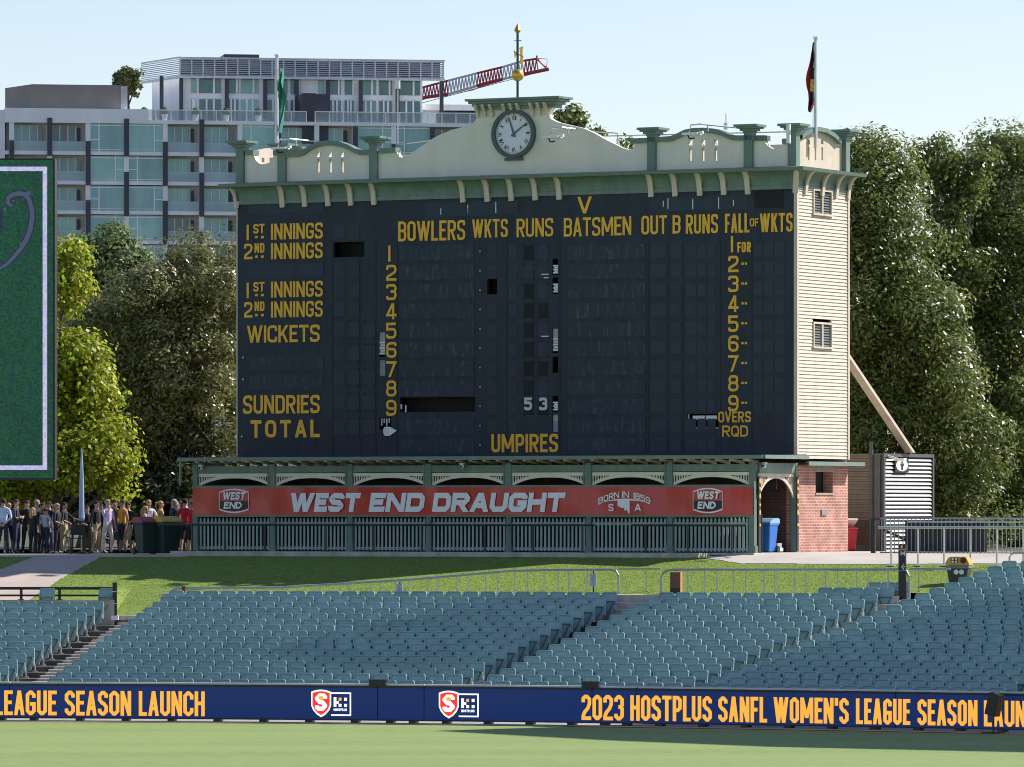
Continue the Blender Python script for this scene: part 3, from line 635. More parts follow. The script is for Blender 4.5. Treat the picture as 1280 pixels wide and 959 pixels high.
for a, b_, c, d in wins:
    f = MB()
    f.box(W-.05, W+.06, a, a+.06, c, d).box(W-.05, W+.06, b_-.06, b_, c, d).box(W-.05, W+.058, a+.06, b_-.06, d-.06, d).box(W-.05, W+.09, a-.04, b_+.04, c-.06, c).box(W-.05, W+.05, (a+b_)/2-.04, (a+b_)/2+.04, c, d-.06)
    wn = f.build('window', M_cream, SB_); s = MB(); n = 8
    for p, q in ((a+.06, (a+b_)/2-.04), ((a+b_)/2+.04, b_-.06)):
        for k in range(n):
            z = c+.02+(d-c-.1)*k/n; s.add([(W+.02,p,z),(W+.02,q,z),(W-.04,q,z+.09),(W-.04,p,z+.09)], [(0,1,2,3)])
        s.box(W-.12, W-.11, p, q, c, d, 1)
    s.build('louvre', [mat('louvre_glass', (.16,.18,.19), .25), M_dark], wn)
# --- cornice cove with ledge
OV = .42
def cornice(mb, prof, mi=0):
    """sweep (outset, z) profile round three sides."""
    pts = []
    for o, z in prof: pts.append([(-o, DT+o, z), (-o, -o, z), (W+o, -o, z), (W+o, DT+o, z)])
    vs = [p for r in pts for p in r]; fs = []
    for i in range(len(pts)-1):
        for k in range(4): fs.append((i*4+k, (i+1)*4+k, (i+1)*4+(k+1) % 4, i*4+(k+1) % 4))
    mb.add(vs, fs, mi)
hc = ZL-.1-ZF1; mb = MB()
cornice(mb, [(.005, ZF1-.12), (.05, ZF1-.12), (.05, ZF1), (.03, ZF1)]+[(.03+(OV-.06)*(1-math.cos(q/6*1.5)), ZF1+hc*math.sin(q/6*1.5708)) for q in range(7)])
mb.build('cove', M_green, SB_, smooth=False)
mb = MB(); cornice(mb, [(OV-.1, ZL-.11), (OV, ZL-.1), (OV+.03, ZL), (-.15, ZL+.06)]); mb.build('ledge', mat('ledge_green', (.14,.21,.175), .5, .1), SB_)
# brackets
def bracket_mesh():
    pr = [(-OV+.02, hc+.0), (-OV+.14, hc+.0)]; out = []
    for q in range(7): a = q/6*1.45; out.append((-.12-(OV-.22)*(1-math.cos(a)), -.06+(hc+.02)*math.sin(a)))
    inn_ = out[::-1]
    poly = [(-.0, -.22), (-.09, -.25)]+[(-.10-(OV-.12)*(1-math.cos(q/6*1.5708)), -.20+(hc+.2)*math.sin(q/6*1.5708)) for q in range(1, 7)]+[(-OV+.14, hc)]+[(-.07-(OV-.24)*(1-math.cos(q/5*1.3)), -.02+(hc-.02)*math.sin(q/5*1.5)) for q in range(4, -1, -1)]+[(0, .0)]
    return MB().prism(poly, 'x', -.08, .08)
BRM = bracket_mesh().mesh('bracket', M_cream)
def put(name, me, loc, rz=0, parent=SB_):
    o = bpy.data.objects.new(name, me); COL.objects.link(o); o.parent = parent; o.location = loc; o.rotation_euler = (0,0,rz); return o
for px in (346, 374, 403, 431.5, 460.5, 572, 602.5, 632.5, 662.5, 692.5, 807.5, 837.5, 868.5, 898.5, 928.5):
    put('bracket', BRM, (fp(px, 235, -.4)[0], 0, ZF1))
put('bracket', BRM, (.02, 0, ZF1), -.75); put('bracket', BRM, (W-.03, 0, ZF1), .6)
for y in (.55, DT*.47, DT*.74, DT-.1): put('bracket', BRM, (W, y, ZF1), math.pi/2)
# --- parapets
def plate(px_list, d): return [fp(a, b_, d) for a, b_ in px_list]
ZP = ZL+.03
main = [(307,189),(317,189),(317.5,195),(320,201),(325,205),(331,205.3),(337,203),(341.5,196),(342,189),(359,191.5),(374,191),(380,188.5),(388,182.5),(397,178.5),(410,176.7),(424,178),(436,182.5),(444,187),(450,189),(463,188),(474,187),(495,185.5),(496.5,192),(499,196),(503,197),(508,195),(515,191),(528,182),(542,172.5),(553,167),(565,162.5),(578,159),(588,157),(593,152),(598,144),(598.5,136.5),(691,134.5),(687,139),(685.5,145),(689,149),(696,152.5),(712,156.5),(728,160),(742,166),(756,174),(768,180),(779,185.5),(786,187.5),(791,186),(794,180),(795,174.5),(811,173),(822,172.5),(839,171.5),(846,168.5),(856,163.5),(867,161.3),(880,161),(892,162),(903,165),(911,169),(917,170.5),(932,170.5),(955,170.5),(956,178),(960,183.5),(966,186),(972,185.5),(978,181),(980.5,174.5),(987,174.5)]
poly = [(0.2, ZP)]+plate(main, .08)+[(W-.1, ZP)]; poly[1] = (.2, poly[1][1]); poly[-2] = (W-.1, poly[-2][1])
kh = []
def keyholes(x, ytop, shear_=0):
    kh.append(plate([(x, ytop),(x+5.6, ytop),(x+5.6, ytop+6.8),(x, ytop+6.8)], .08)); kh.append(plate([(x+1.2, ytop+9.5),(x+4.4, ytop+9.5),(x+4.4, ytop+26),(x+1.2, ytop+26)], .08))
for x in (395, 410, 425): keyholes(x, 189.5)
for x in (860, 876, 892): keyholes(x, 175)
MB().prism(poly, 'y', .08, .30, holes=kh).build('clock_gable', M_cream_lift, SB_)
def mold(px_list, th=.12, name='coping'):
    mb = MB(); P = plate(px_list, .02)
    for (a, b_), (c, d) in zip(P[:-1], P[1:]): mb.add([(a,-.02,b_-th),(c,-.02,d-th),(c,-.02,d+.03),(a,-.02,b_+.03),(a,.36,b_-th),(c,.36,d-th),(c,.36,d+.03),(a,.36,b_+.03)], [(0,1,2,3),(3,2,6,7),(0,4,5,1),(4,7,6,5),(0,3,7,4),(1,5,6,2)])
    return mb.build(name, M_green, SB_)
mold(main[0:2]); mold(main[8:20]); mold(main[20:22]); mold([(788,174.5),(811,173.5)]); mold(main[51:64]); mold([(942,171),(957,170.5)]); mold([(978,174.7),(988,174.5)])
# side parapets, the same on both ends
sp_ = [gp(a, b_, W) for a, b_ in [(1001,172),(1006,168),(1012,164.5),(1022,162),(1032,164),(1042,170),(1050,178)]]
poly = [(.1, ZP)]+[(y, z) for y, z in [(.1, sp_[0][1])]+sp_]+[(DT-.1, sp_[-1][1]), (DT-.1, ZP)]
sk = []
for x in (1012.5, 1021, 1029.5):
    for (a, b_, c, d) in ((x, 174.5, x+2.8, 180.5), (x+.4, 184, x+2.4, 200.5)):
        p = gp(a, b_, W); q = gp(c, d, W); sk.append([(p[0], q[1]), (q[0], q[1]), (q[0], p[1]), (p[0], p[1])])
for x0 in (W-.3, .08): MB().prism(poly, 'x', x0, x0+.22, holes=sk).build('side_parapet', M_cream, SB_)
mb = MB()
for (a, b_), (c, d) in zip(sp_[:-1], sp_[1:]): mb.add([(W-.36,a,b_-.05),(W-.36,c,d-.05),(W-.36,c,d+.08),(W-.36,a,b_+.08),(W+.06,a,b_-.05),(W+.06,c,d-.05),(W+.06,c,d+.08),(W+.06,a,b_+.08)], [(0,1,2,3),(3,2,6,7),(4,7,6,5),(0,4,5,1)])
mb.build('coping', mat('ledge_green', (.14,.21,.175)), SB_)
MB().box(.1, W-.1, DT-.3, DT-.08, ZP, ZP+.9).build('rear_parapet', M_cream_lift, SB_); MB().box(.2, W-.2, .31, DT-.31, ZP-.1, ZP-.02).build('roof_deck', M_concd, SB_)
def pier(x, y, ztop, zb=ZP, w=.14):
    mb = MB().box(x-w, x+w, y-w, y+w, zb, ztop-.24); z = ztop
    for o, a, b_ in ((.02, -.24, -.19), (.09, -.19, -.12), (.17, -.12, -.07), (.23, -.07, 0.0)): mb.box(x-w-o, x+w+o, y-w-o, y+w+o, z+a, z+b_)
    mb.build('parapet_pier', M_green, SB_)
for px, yt in ((301, 176.5), (354, 180), (468.5, 171), (816, 160), (937, 156), (992, 155)): x, z = fp(px, yt, .1); pier(min(max(x, .08), W-.08), .12, z)
pier(W-.08, DT-.12, gp(1054, 162, W)[1]); pier(.08, DT-.12, fp(301, 176.5, .1)[1])
# gable head
a, z0 = fp(597, 136, .0); b_, _ = fp(693, 134, .0); zt = fp(645, 122, -.2)[1]; z0 = fp(645, 136, 0)[1]
mb = MB()
for o, p, q in ((.05, 0, .10), (.13, .10, .18), (.22, .18, .26), (.30, .26, zt-z0)): mb.box(a-o, b_+o, .02-o, .36+o, z0+p, z0+q)
mb.build('gable_cap', M_green, SB_)
mb = MB().prism([(0,0),(-.09,-.02),(-.10,.12),(-.24,.30),(-.24,.36),(0,.36)], 'x', -.045, .045); gb = mb.mesh('gable_bracket', M_cream)
for px in (596.5, 605.5, 614.5, 631, 640, 648.5, 665, 674, 683): put('gable_bracket', gb, (fp(px, 135, 0)[0], .075, z0-.20))
# clock
cx, cz = fp(643, 167.5, .06); rad = .74
ring = lambda r, n=40: [(cx+r*math.cos(2*math.pi*k/n), cz+r*math.sin(2*math.pi*k/n)) for k in range(n)]
CK = MB().prism(ring(rad), 'y', -.06, .079, holes=[ring(rad-.115)]).box(cx-.3, cx+.3, -.03, .07, cz-rad-.07, cz-rad+.02).build('clock', mat('clock_rim', (.05,.085,.085), .4), SB_)
MB().prism(ring(rad-.116), 'y', .03, .078).build('clock_face', mat('clock_white', (.62,.66,.72), .35, .05, coat=.6), CK)
nm = MB()
for k, s in enumerate(('XII','I','II','III','IV','V','VI','VII','VIII','IX','X','XI')):
    th = math.radians(90-30*k); c, s_ = math.cos(th-math.pi/2), math.sin(th-math.pi/2); o = len(nm.v); wd = {'I':.035,'V':.09,'X':.09}; tw = sum(wd[q] for q in s)
    text(nm, s, -tw/2, tw/2, .42, .54, .026, .16, .25)
    for i in range(o, len(nm.v)): x, y, z = nm.v[i]; nm.v[i] = (cx+x*c-z*s_, y, cz+x*s_+z*c)
for k in range(60):
    th = 2*math.pi*k/60; c, s_ = math.cos(th), math.sin(th); r0 = .565 if k % 5 else .55; nm.add([(cx+r0*c-.006*s_,.027,cz+r0*s_+.006*c),(cx+r0*c+.006*s_,.027,cz+r0*s_-.006*c),(cx+.6*c+.006*s_,.027,cz+.6*s_-.006*c),(cx+.6*c-.006*s_,.027,cz+.6*s_+.006*c)], [(0,1,2,3)])
nm.build('numerals', mat('clock_black', (.03,.035,.04), .5), CK)
for ang, ln, w in ((109, .54, .04), (36, .56, .03)):
    th = math.radians(ang); c, s_ = math.cos(th), math.sin(th)
    MB().prism([(cx-w*s_-.1*c, cz+w*c-.1*s_), (cx+w*s_-.1*c, cz-w*c-.1*s_), (cx+ln*c+.4*w*s_, cz+ln*s_-.4*w*c), (cx+ln*c-.4*w*s_, cz+ln*s_+.4*w*c)], 'y', .0+.008*(ang > 90), .006+.008*(ang > 90)).build('hand', mat('clock_hand', (.12,.13,.15), .5), CK)
# floodlight arms over the parapet
def arm(px, py, px2, py2):
    x, z = fp(px, py, -.6); x2, z2 = fp(px2, py2, .6)
    L = MB().tube([(x2, .6, z2), (x+.25, -.45, z+.28), (x, -.62, z+.25), (x-.05, -.65, z+.02)], .028).tube([(x+.45,-.4,z+.26),(x+.5,-.5,z+.05)], .02).build('lamp_arm', M_steel, SB_)
    MB().box(x-.22, x+.3, -.8, -.5, z-.05, z+.02).box(x+.3, x+.42, -.7, -.6, z-.02, z+.06).build('lamp_head', M_white, L); MB().tube([(x-.1,-.66,z-.02),(x-.02,-.68,z-.16),(x+.15,-.68,z-.14)], .022).build('cable', M_black, L)
arm(350, 185, 385, 176); arm(690, 171, 738, 164); arm(864, 167, 925, 160)
MB().tube([(*fp(738,164,.6)[:1], .6, fp(738,164,.6)[1]), (fp(772,167,.6)[0], .6, fp(772,167,.6)[1]), (fp(772,182,.6)[0], .6, fp(772,182,.6)[1])], .025).tube([(fp(750,170,.6)[0], .6, fp(750,170.5,.6)[1]), (fp(985,165,.6)[0], .6, fp(985,165,.6)[1])], .022).tube([(fp(350,174,.6)[0], .6, fp(350,174,.6)[1]), (fp(400,177,.6)[0], .6, fp(400,177,.6)[1])], .022).each('cable_pipe', M_steel, SB_)
x, z = fp(497, 105, .5); x2, z2 = fp(497, 180, .5); MB().tube([(x,.5,z),(x,.5,z2)], .02).box(x-.07, x+.07, .45, .55, z-.15, z+.1).tube([(fp(485,180)[0],.5,fp(485,180)[1]),(fp(545,172)[0],.5,fp(545,172)[1])], .025).build('aerial', M_steel, SB_)
x, z = fp(907.5, 142, .5); x2, z2 = fp(907.5, 162, .5); MB().tube([(x,.5,z),(x,.5,z2)], .016).box(x-.05, x+.05, .45, .55, z2, z2+.2).build('aerial', M_steel, SB_)
x0, z0 = fp(820, 152+2, -.7); c = fp(984, 156, -.5); MB().box(c[0]-.03, c[0]+.08, -.5, -.42, c[1]-.55, c[1]+.02).build('lamp_bracket', M_white, SB_)
# diagonal brace behind the tower
p0 = SF.hit(1060, 440, 'x', W-.1); q = at(1138, 566, 177.5)-SF.O; A = Vector((W-.12, DT-.12, p0[2]-G)); B = Vector((q.dot(SF.u), q.dot(SF.w), at(1138,566,177.5).z-G)); B2 = B
mb = MB(); d = (B2-A).normalized(); nn = Vector((0,1,0)); sd = d.cross(nn).normalized(); mb.add([tuple(P+sd*u*.13+nn*v*.1) for P in (A, B2) for u, v in ((-1,-1),(1,-1),(1,1),(-1,1))], [(0,1,2,3),(4,7,6,5),(0,4,5,1),(1,5,6,2),(2,6,7,3),(3,7,4,0)])
mb.build('brace', M_cream, SB_)
# ------------------------------------------------------------------ ground storey and verandah
VD = -2.7
def vp(px, py): return fp(px, py, VD)
zb = ZF0-.06
side_hole = gp(1019.5, 617, W); s2 = gp(1041, 590, W)
MB().prism([(0, 0), (DT, 0), (DT, zb-.2), (0, zb-.2)], 'x', W-.32, W, holes=[[(side_hole[0], side_hole[1]), (s2[0], side_hole[1]), (s2[0], s2[1]), (side_hole[0], s2[1])]]).build('brick_wall', M_brick, SB_)
mb = MB().box(W-.3, W+.004, side_hole[0]-.12, s2[0]+.12, s2[1]+.01, s2[1]+.30); mb.box(W-.3, W+.03, side_hole[0]-.03, s2[0]+.03, side_hole[1]-.04, side_hole[1]+.02)
mb.build('lintel', mat('lintel_cement', (.33,.28,.24), .8), SB_)
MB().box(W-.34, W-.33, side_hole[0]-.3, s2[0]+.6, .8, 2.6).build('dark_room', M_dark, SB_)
p = gp(1026, 637, W); q = gp(1033, 644.5, W); MB().box(W+.002, W+.04, p[0], q[0], q[1], p[1]).build('vent', mat('vent_grey', (.25,.24,.21), .6), SB_)
MB().box(-.0, W-.33, -.02, .2, 0, zb-.2).build('brick_wall', brick_mat('shade_brick', (.10,.035,.028), (.13,.05,.04), (.10,.08,.07)), SB_)  # darker copy of the red brick, verandah shade put into its colour
x1, _ = vp(941, 650); x0, _ = vp(245, 650); PXS = [245.5, 342, 439, 537, 637, 737, 838.5, 941]
posts = [vp(px, 650)[0] for px in PXS]; ztop = vp(941, 578)[1]
POSTM = None
for i, x in enumerate(posts):
    mb = MB().box(x-.085, x+.085, VD-.085, VD+.085, 0, ztop).box(x-.11, x+.11, VD-.11, VD+.11, 0, .22)
    if 0 < i < 7: mb.tube([(x-.16, VD-.05, vp(637,609)[1]), (x-.16, VD-.05, ztop+.1)], .03)
    mb.build('verandah_post', M_green, SB_)
MB().box(W-.1, W+.07, -.16, 0-.02, 0, ztop).build('verandah_post', M_green, SB_)
zbt, zbb = vp(640, 581.5)[1], vp(640, 590)[1]
MB().box(posts[0]-.12, posts[-1]+.12, VD-.06, VD+.06, zbb, zbt).box(posts[-1]+.0, W+.04, VD+.061, -.165, zbb-.02, zbt-.02) if False else None
mb = MB().box(posts[0]-.12, posts[-1]+.12, VD-.06, VD+.06, zbb, zbt); mb.box(W-.08, W+.055, VD+.09, -.165, zbb-.05, zbt+.04); mb.box(posts[0]-.05, posts[0]+.05, VD+.062, -.03, zbb, zbt); mb.build('beam', M_green, SB_)
for (a, b_) in ((posts[-1]-.07, W+.1),): MB().box(a, b_, VD-.09, VD+.09, zbb-.01, zbt+.05).build('beam', M_green, SB_) if b_-a > .3 else None
# roof: low pitched sheet, gutter, rafter tails
ze = vp(640, 573.5)[1]; zr = ZF0+.02; eo = .35; xa, xb = vp(231, 573)[0], W+.35
mb = MB(); mb.add([(xa,VD-eo,ze),(xb,VD-eo,ze),(xb,.0-.01,zr),(xa,-.01,zr),(xa,VD-eo,ze+.05),(xb,VD-eo,ze+.05),(xb,-.01,zr+.05),(xa,-.01,zr+.05)], [(0,3,2,1),(4,5,6,7),(0,1,5,4),(3,7,6,2),(0,4,7,3),(1,2,6,5)])
mb.box(W+.05, W+.38, -.005, DT+.25, zb-.17, zb-.12)
ROOF = mb.build('verandah_roof', mat('maroon_iron', (.085,.03,.035), .35, .15, 2), SB_)
mb = MB().box(xa, xb+.03, VD-eo-.1, VD-eo, ze-.035, ze+.075); mb.box(xb-.0, xb+.1, VD-eo+.001, -.02, ze-.03, ze+.08); mb.box(xb-.02, xb+.08, 0, DT+.3, zb-.20, zb-.08); mb.tube([(xa+.08, VD-eo-.05, ze), (xa+.08, VD-eo-.05, vp(240,607)[1])], .035); mb.build('gutter', mat('gutter_green', (.17,.235,.20), .45), SB_)
mb = MB(); n = 42
for k in range(n):
    x = posts[0]+.2+(posts[-1]-posts[0]-.3)*k/(n-1); mb.add([(x-.05,VD-eo+.01,ze-.02),(x+.05,VD-eo+.01,ze-.02),(x+.05,VD+.5,zbt+.1),(x-.05,VD+.5,zbt+.1),(x-.05,VD-eo+.01,ze-.08),(x+.05,VD-eo+.01,ze-.08),(x+.05,VD+.5,zbt-.0),(x-.05,VD+.5,zbt-.0)], [(0,1,2,3),(4,7,6,5),(0,4,5,1),(1,5,6,2),(3,2,6,7),(0,3,7,4)])
mb.each('rafter', M_cream, SB_)
# arched fretwork
def fret(mb, u0, u1, zt, zb_, place):
    w = u1-u0; m = (u0+u1)/2; zc = zt-.10; n = 16; up = []; lo = []
    arc = lambda u: zb_+(zc-.05-zb_)*(1-abs((u-m)/(w/2))**2.5)
    band = MB()
    for k in range(n):
        a, b_ = u0+w*k/n, u0+w*(k+1)/n; ta, tb = min(arc(a)+.095, zc), min(arc(b_)+.095, zc)
        if abs((a+b_)/2-m) < w*.27: ta = tb = zc
        band.prism([(a, arc(a)), (b_, arc(b_)), (b_, tb), (a, ta)], 'y', -.02, .02)
    band.box(u0, u1, -.028, .028, zc, zt)
    for s in (0, 1):
        for k in range(6):
            u = u0+.03+k*.085; u = u if s == 0 else u0+u1-u; band.box(u-.018, u+.018, -.012, .012, arc(u)+.05, zc)
    for v in band.v: pass
    o = len(mb.v); mb.add(band.v, band.f); mb.warp(place, o)
for i in range(7):
    mb = MB(); fret(mb, posts[i]+.09, posts[i+1]-.09, zbb-.02, vp(637, 608)[1], lambda x, y, z: (x, y+VD, z)); mb.build('fretwork_arch', mat('fretwork_cream_lifted', (.80,.73,.58), .5, .06), SB_)  # cream made paler to make up for the shade beneath the roof
mb = MB(); fret(mb, VD+.1, -.2, zbb-.06, gp(950, 618, W)[1]-.1, lambda x, y, z: (W-y, x, z)); mb.build('fretwork_arch', M_cream, SB_)
# pickets
zp0, zp1 = vp(637, 690)[1], vp(637, 647)[1]
for i in range(7):
    mb = MB(); a, b_ = posts[i]+.12, posts[i+1]-.12; n = 19
    for k in range(n):
        x = a+.05+(b_-a-.1)*k/(n-1); mb.prism([(x-.031, zp0+.03), (x+.031, zp0+.03), (x+.031, zp1-.05), (x, zp1), (x-.031, zp1-.05)], 'y', VD-.03, VD-.008)
    for z in (vp(637, 654.5)[1], vp(637, 686)[1]): mb.box(a-.04, b_+.04, VD-.006, VD+.04, z-.04, z+.04)
    mb.build('picket_panel', mat('picket_green', (.32,.40,.365), .5), SB_)
MB().box(posts[0], posts[-1], VD+.6, VD+.65, 0, 1.15).build('shade_sheet', M_dark, SB_)  # dark sheet standing in for the shade behind the pickets
MB().box(posts[0]-.25, posts[-1]-1.2, VD-1.15, -.03, -.2, .012).box(posts[-1]-1.2, W+.1, VD-.4, -.03, -.05, .016).build('verandah_floor', M_conc, SB_)
MB().box(posts[0], posts[0]+.06, VD+.1, -.03, 0, ze-.2).build('end_wall', M_green, SB_)
# dark counter screens with the faint words
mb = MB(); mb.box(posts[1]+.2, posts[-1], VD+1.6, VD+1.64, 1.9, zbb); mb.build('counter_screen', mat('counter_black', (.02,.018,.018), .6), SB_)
tx = MB()
for px in (331+60, 331+255, 331+348, 820+58): x = fp(px, 600, VD+1.6)[0]; z = fp(px, 602, VD+1.6)[1]; text(tx, 'CARD ONLY', x-.36, x+.36, z-.07, z+.09, VD+1.59, .18, .3)
tx.build('counter_lettering', mat('faint_brown', (.09,.05,.035), .6), SB_)
# dark strips with amber reflectors either side of the side opening
for y in (VD-.0, -.09):
    mb = MB().box(W+.075, W+.10, y-.07, y+.07, .05, 2.25); ST = mb.build('post_guard', M_black, SB_)
    for k, z in enumerate((.83, 1.2, 1.42, 1.68, 1.9, 2.12)): MB().prism([(y+.055*math.cos(q*.628), z+.085*(.5 if k % 2 == 0 else 1)*math.sin(q*.628)) for q in range(10)], 'x', W+.101, W+.115).build('reflector', mat('amber', (.75,.38,.08), .4), ST)
# dome cameras under the eave
for px, py in ((251, 585), (577.5, 583), (951, 582)):
    x, z = fp(px, py, VD-.15); put('security_camera', MB().ball((0,0,0), .075, 8).box(-.06, .06, -.03, .1, .05, .1).ball((0,-.062,-.01), .04, 6, 1).mesh('security_camera', [M_white, M_black]), (x if px < 900 else W+.12, VD-.17 if px < 900 else VD+.25, z))
# ------------------------------------------------------------------ red banner on the verandah
xb0, xb1 = vp(243.5, 626)[0], vp(943.5, 626)[0]; zb0, zb1 = vp(640, 644)[1], vp(640, 609)[1]; yb = VD-.125
BN = thing('sponsor_banner', 'long red banner across the verandah reading WEST END DRAUGHT', 'banner', tuple(SF.O+SF.u*xb0+SF.w*yb+Vector((0,0,zb0))), SF.ang)
HB, LB = zb1-zb0, xb1-xb0; sx = lambda px: vp(px, 626)[0]-xb0; sz = lambda py: vp(640, py)[1]-zb0
mb = MB(); n = 160
for k in range(n):
    a, b_ = LB*k/n, LB*(k+1)/n; wv = lambda x, z: .012*math.sin(x*2.7+z*3)+.009*math.sin(x*6.1+1-z*2)
    vs = [(x, wv(x, z), z) for z in np.linspace(0, HB, 5) for x in (a, b_)]; mb.add(vs, [(2*i, 2*i+1, 2*i+3, 2*i+2) for i in range(4)])
mb.build('vinyl', M_red, BN, smooth=True)
mb = MB(); mb.box(-.02, LB+.02, .0, .05, HB, HB+.06).box(-.02, LB+.02, .0, .05, -.06, 0); mb.build('batten', M_green, BN)
l = MB()
sh_ = lambda mb, o, z0, k: [mb.v.__setitem__(i, (mb.v[i][0]+(mb.v[i][2]-z0)*k, mb.v[i][1], mb.v[i][2])) for i in range(o, len(mb.v))]
for s, a, b_ in (('WEST', 364, 451), ('END', 464, 532), ('DRAUGHT', 543, 707)): text(l, s, sx(a), sx(b_), sz(640), sz(616), -.03, .28, .22, 'chamfer', rmax=.085)
sh_(l, 0, sz(640), .16)
o = len(l.v); text(l, 'BORN', sx(751), sx(777), sz(622.5), sz(614.5), -.03, .17, .5, zf=lambda x: -.18*((x-sx(783.5))/.8)**2); text(l, 'IN', sx(780.5), sx(789.5), sz(622.5), sz(614.5), -.03, .17, .5); text(l, '1859', sx(795), sx(816), sz(622.5), sz(614.5), -.03, .17, .5, zf=lambda x: -.18*((x-sx(783.5))/.8)**2)
text(l, 'S', sx(763.5), sx(770), sz(639), sz(630), -.03, .2, .4); text(l, 'A', sx(796), sx(804.5), sz(639), sz(630), -.03, .2, .4)
m = sx(783.5); n = 14
for k in range(n):
    f = lambda u: (m+u*.82, sz(623.5)-.14*u*u); a, b_ = -1+2*k/n, -1+2*(k+1)/n; (xa_, za), (xb_, zb_) = f(a), f(b_); t1, t2 = .06*(1-abs(a)), .06*(1-abs(b_)); l.add([(xa_,-.03,za-t1),(xb_,-.03,zb_-t2),(xb_,-.03,zb_),(xa_,-.03,za)], [(0,1,2,3)])
l.prism([(sx(775), sz(624.5)), (sx(790), sz(624.5)), (sx(790), sz(642.5)), (sx(788), sz(641)), (sx(786.5), sz(637)), (sx(784), sz(639)), (sx(783), sz(635)), (sx(780), sz(635)), (sx(775), sz(632.5))], 'y', -.034, -.033)
l.build('lettering', M_bwhite, BN)
for pc in (295.5, 887.5):
    lg = MB(); c = sx(pc); k = (sx(pc+18)-c)/18; zc = sz(626)
    for sg, mi in ((1, 0),):
        for q in range(12):
            u0, u1 = -1+q/6, -1+(q+1)/6; f = lambda u, off: zc+sg*(13.2-3.8*u*u+off)/41
            for s2_ in (1, -1):
                zf_ = lambda u, off: zc+s2_*(13.6-4*u*u+off)/41
                lg.add([(c+u0*18.6*k,-.03,zf_(u0,0)),(c+u1*18.6*k,-.03,zf_(u1,0)),(c+u1*18.6*k,-.03,zf_(u1,1.6)),(c+u0*18.6*k,-.03,zf_(u0,1.6))], [(0,1,2,3)], 0)
    poly = [(c-18*k, zc-.2/41), (c+18*k, zc-.2/41)]+[(c+u*18*k, zc-(12.4-4*u*u)/41) for u in np.linspace(1, -1, 13)]
    lg.prism(poly, 'y', -.031, -.030, mi=1)
    for dz in (1,): lg.box(c-18.6*k, c-17.9*k, -.032, -.03, zc-9/41, zc+9/41, 0); lg.box(c+17.9*k, c+18.6*k, -.032, -.03, zc-9/41, zc+9/41, 0)
    o = len(lg.v); text(lg, 'WEST', c-14.5*k, c+13.5*k, zc+.04, zc+.27, -.034, .23, .25, 'chamfer', mi=0); text(lg, 'END', c-11.5*k, c+11*k, zc-.24, zc-.03, -.034, .23, .25, 'chamfer', mi=0); sh_(lg, o, zc, .15)
    lg.build('logo', [M_bwhite, M_black], BN)
# ------------------------------------------------------------------ things on the scoreboard roof
x, z = fp(647, 120, .2); P0 = SF.O+SF.u*x+SF.w*.2; zt = fp(647, 30, .2)[1]
def zl(py): return fp(647, py, .2)[1]-zl0
zl0 = fp(647, 121, .2)[1]
t = thing('weather_vane', 'gilded ball and arrowhead vane on a rod above the clock', 'weather vane', (P0.x, P0.y, zl0+G), SF.ang)
MB().tube([(0,0,-.02),(0,0,zl(40))], .04, 8).tube([(-.13,0,zl(51)),(.13,0,zl(51))], .012).build('rod', mat('rod_dark', (.03,.07,.06), .4), t)
MB().ball((0,0,zl(94)), .19, 14).build('ball', M_ball, t, smooth=True)
MB().lathe([(.02,zl(43)),(.11,zl(38)),(.05,zl(33)),(.01,zl(29))], (0,0,0), 8).build('arrowhead', M_ball, t)
MB().prism([(.06,zl(60)),(.19,zl(58)),(.17,zl(64)),(.19,zl(82)),(.08,zl(80)),(.1,zl(70))], 'y', -.01, .01).prism([(-.13,zl(61)),(-.07,zl(64)),(-.04,zl(68)),(-.10,zl(73))], 'y', -.01, .01).tube([(-.12,0,zl(64.5)),(.2,0,zl(72))], .018).build('vane', M_ball, t)
def flagpole(px, yb, yt, d, lab, label_flag, mats, cloth):
    x, zb_ = fp(px, yb, d); z1 = fp(px, yt, d)[1]; P = SF.O+SF.u*x+SF.w*d; H = z1-zb_
    t = thing('flagpole', lab, 'flagpole', (P.x, P.y, zb_+G), SF.ang)
    MB().tube([(0,0,-.6),(0,0,H)], [.06,.05], 8).build('pole', mat('pole_white', (.72,.73,.75), .4), t); MB().box(-.05,.09,-.05,.05,H,H+.06).build('cap', M_white, t)
    MB().tube([(-.08,-.02,0),(-.06,-.02,H-.1)], .008).build('rope', mat('rope', (.5,.5,.5)), t)
    f = thing('flag', label_flag, 'flag', (P.x, P.y, zb_+G), SF.ang)
    mb = MB(); n = len(cloth); S = 10; k = 1/FPX*175
    for i, (py, a, b_) in enumerate(cloth):
        zz = fp(px, py, d)[1]-zb_
        for j in range(S+1): u = j/S; mb.v.append(((a+(b_-a)*u-px)*k*1.12, .10*math.sin(u*9+i*.9)*(.4+u), zz-.02*math.sin(u*7+i)))
    for i in range(n-1):
        for j in range(S):
            mb.f.append((i*(S+1)+j, (i+1)*(S+1)+j, (i+1)*(S+1)+j+1, i*(S+1)+j+1)); mb.m.append(mats[1](i/(n-1), j/S))
    mb.build('cloth', mats[0], f, smooth=True)
mg = [mat('flag_green', (.02,.22,.13), .8), mat('flag_blue', (.12,.2,.42), .8), mat('flag_white', (.6,.62,.65), .8), mat('flag_black', (.012,.012,.016), .8)]
flagpole(346, 176, 70.5, .5, 'white flagpole with a green flag on the scoreboard roof', 'green flag with pale and dark stripe hanging limp from its pole', (mg, lambda v, u: 3 if u < .2 and v < .4 else (1 if v > .58 and u < .55 else 0)),
    [(86,351,352),(95,350,354),(103,347.5,354.5),(110,347,355.5),(116,348.5,357.5),(121,348.5,357.5),(127,349.5,354.5),(140,349.5,353.5),(152,349.5,353),(160,348.5,352.5),(166,349,351)])
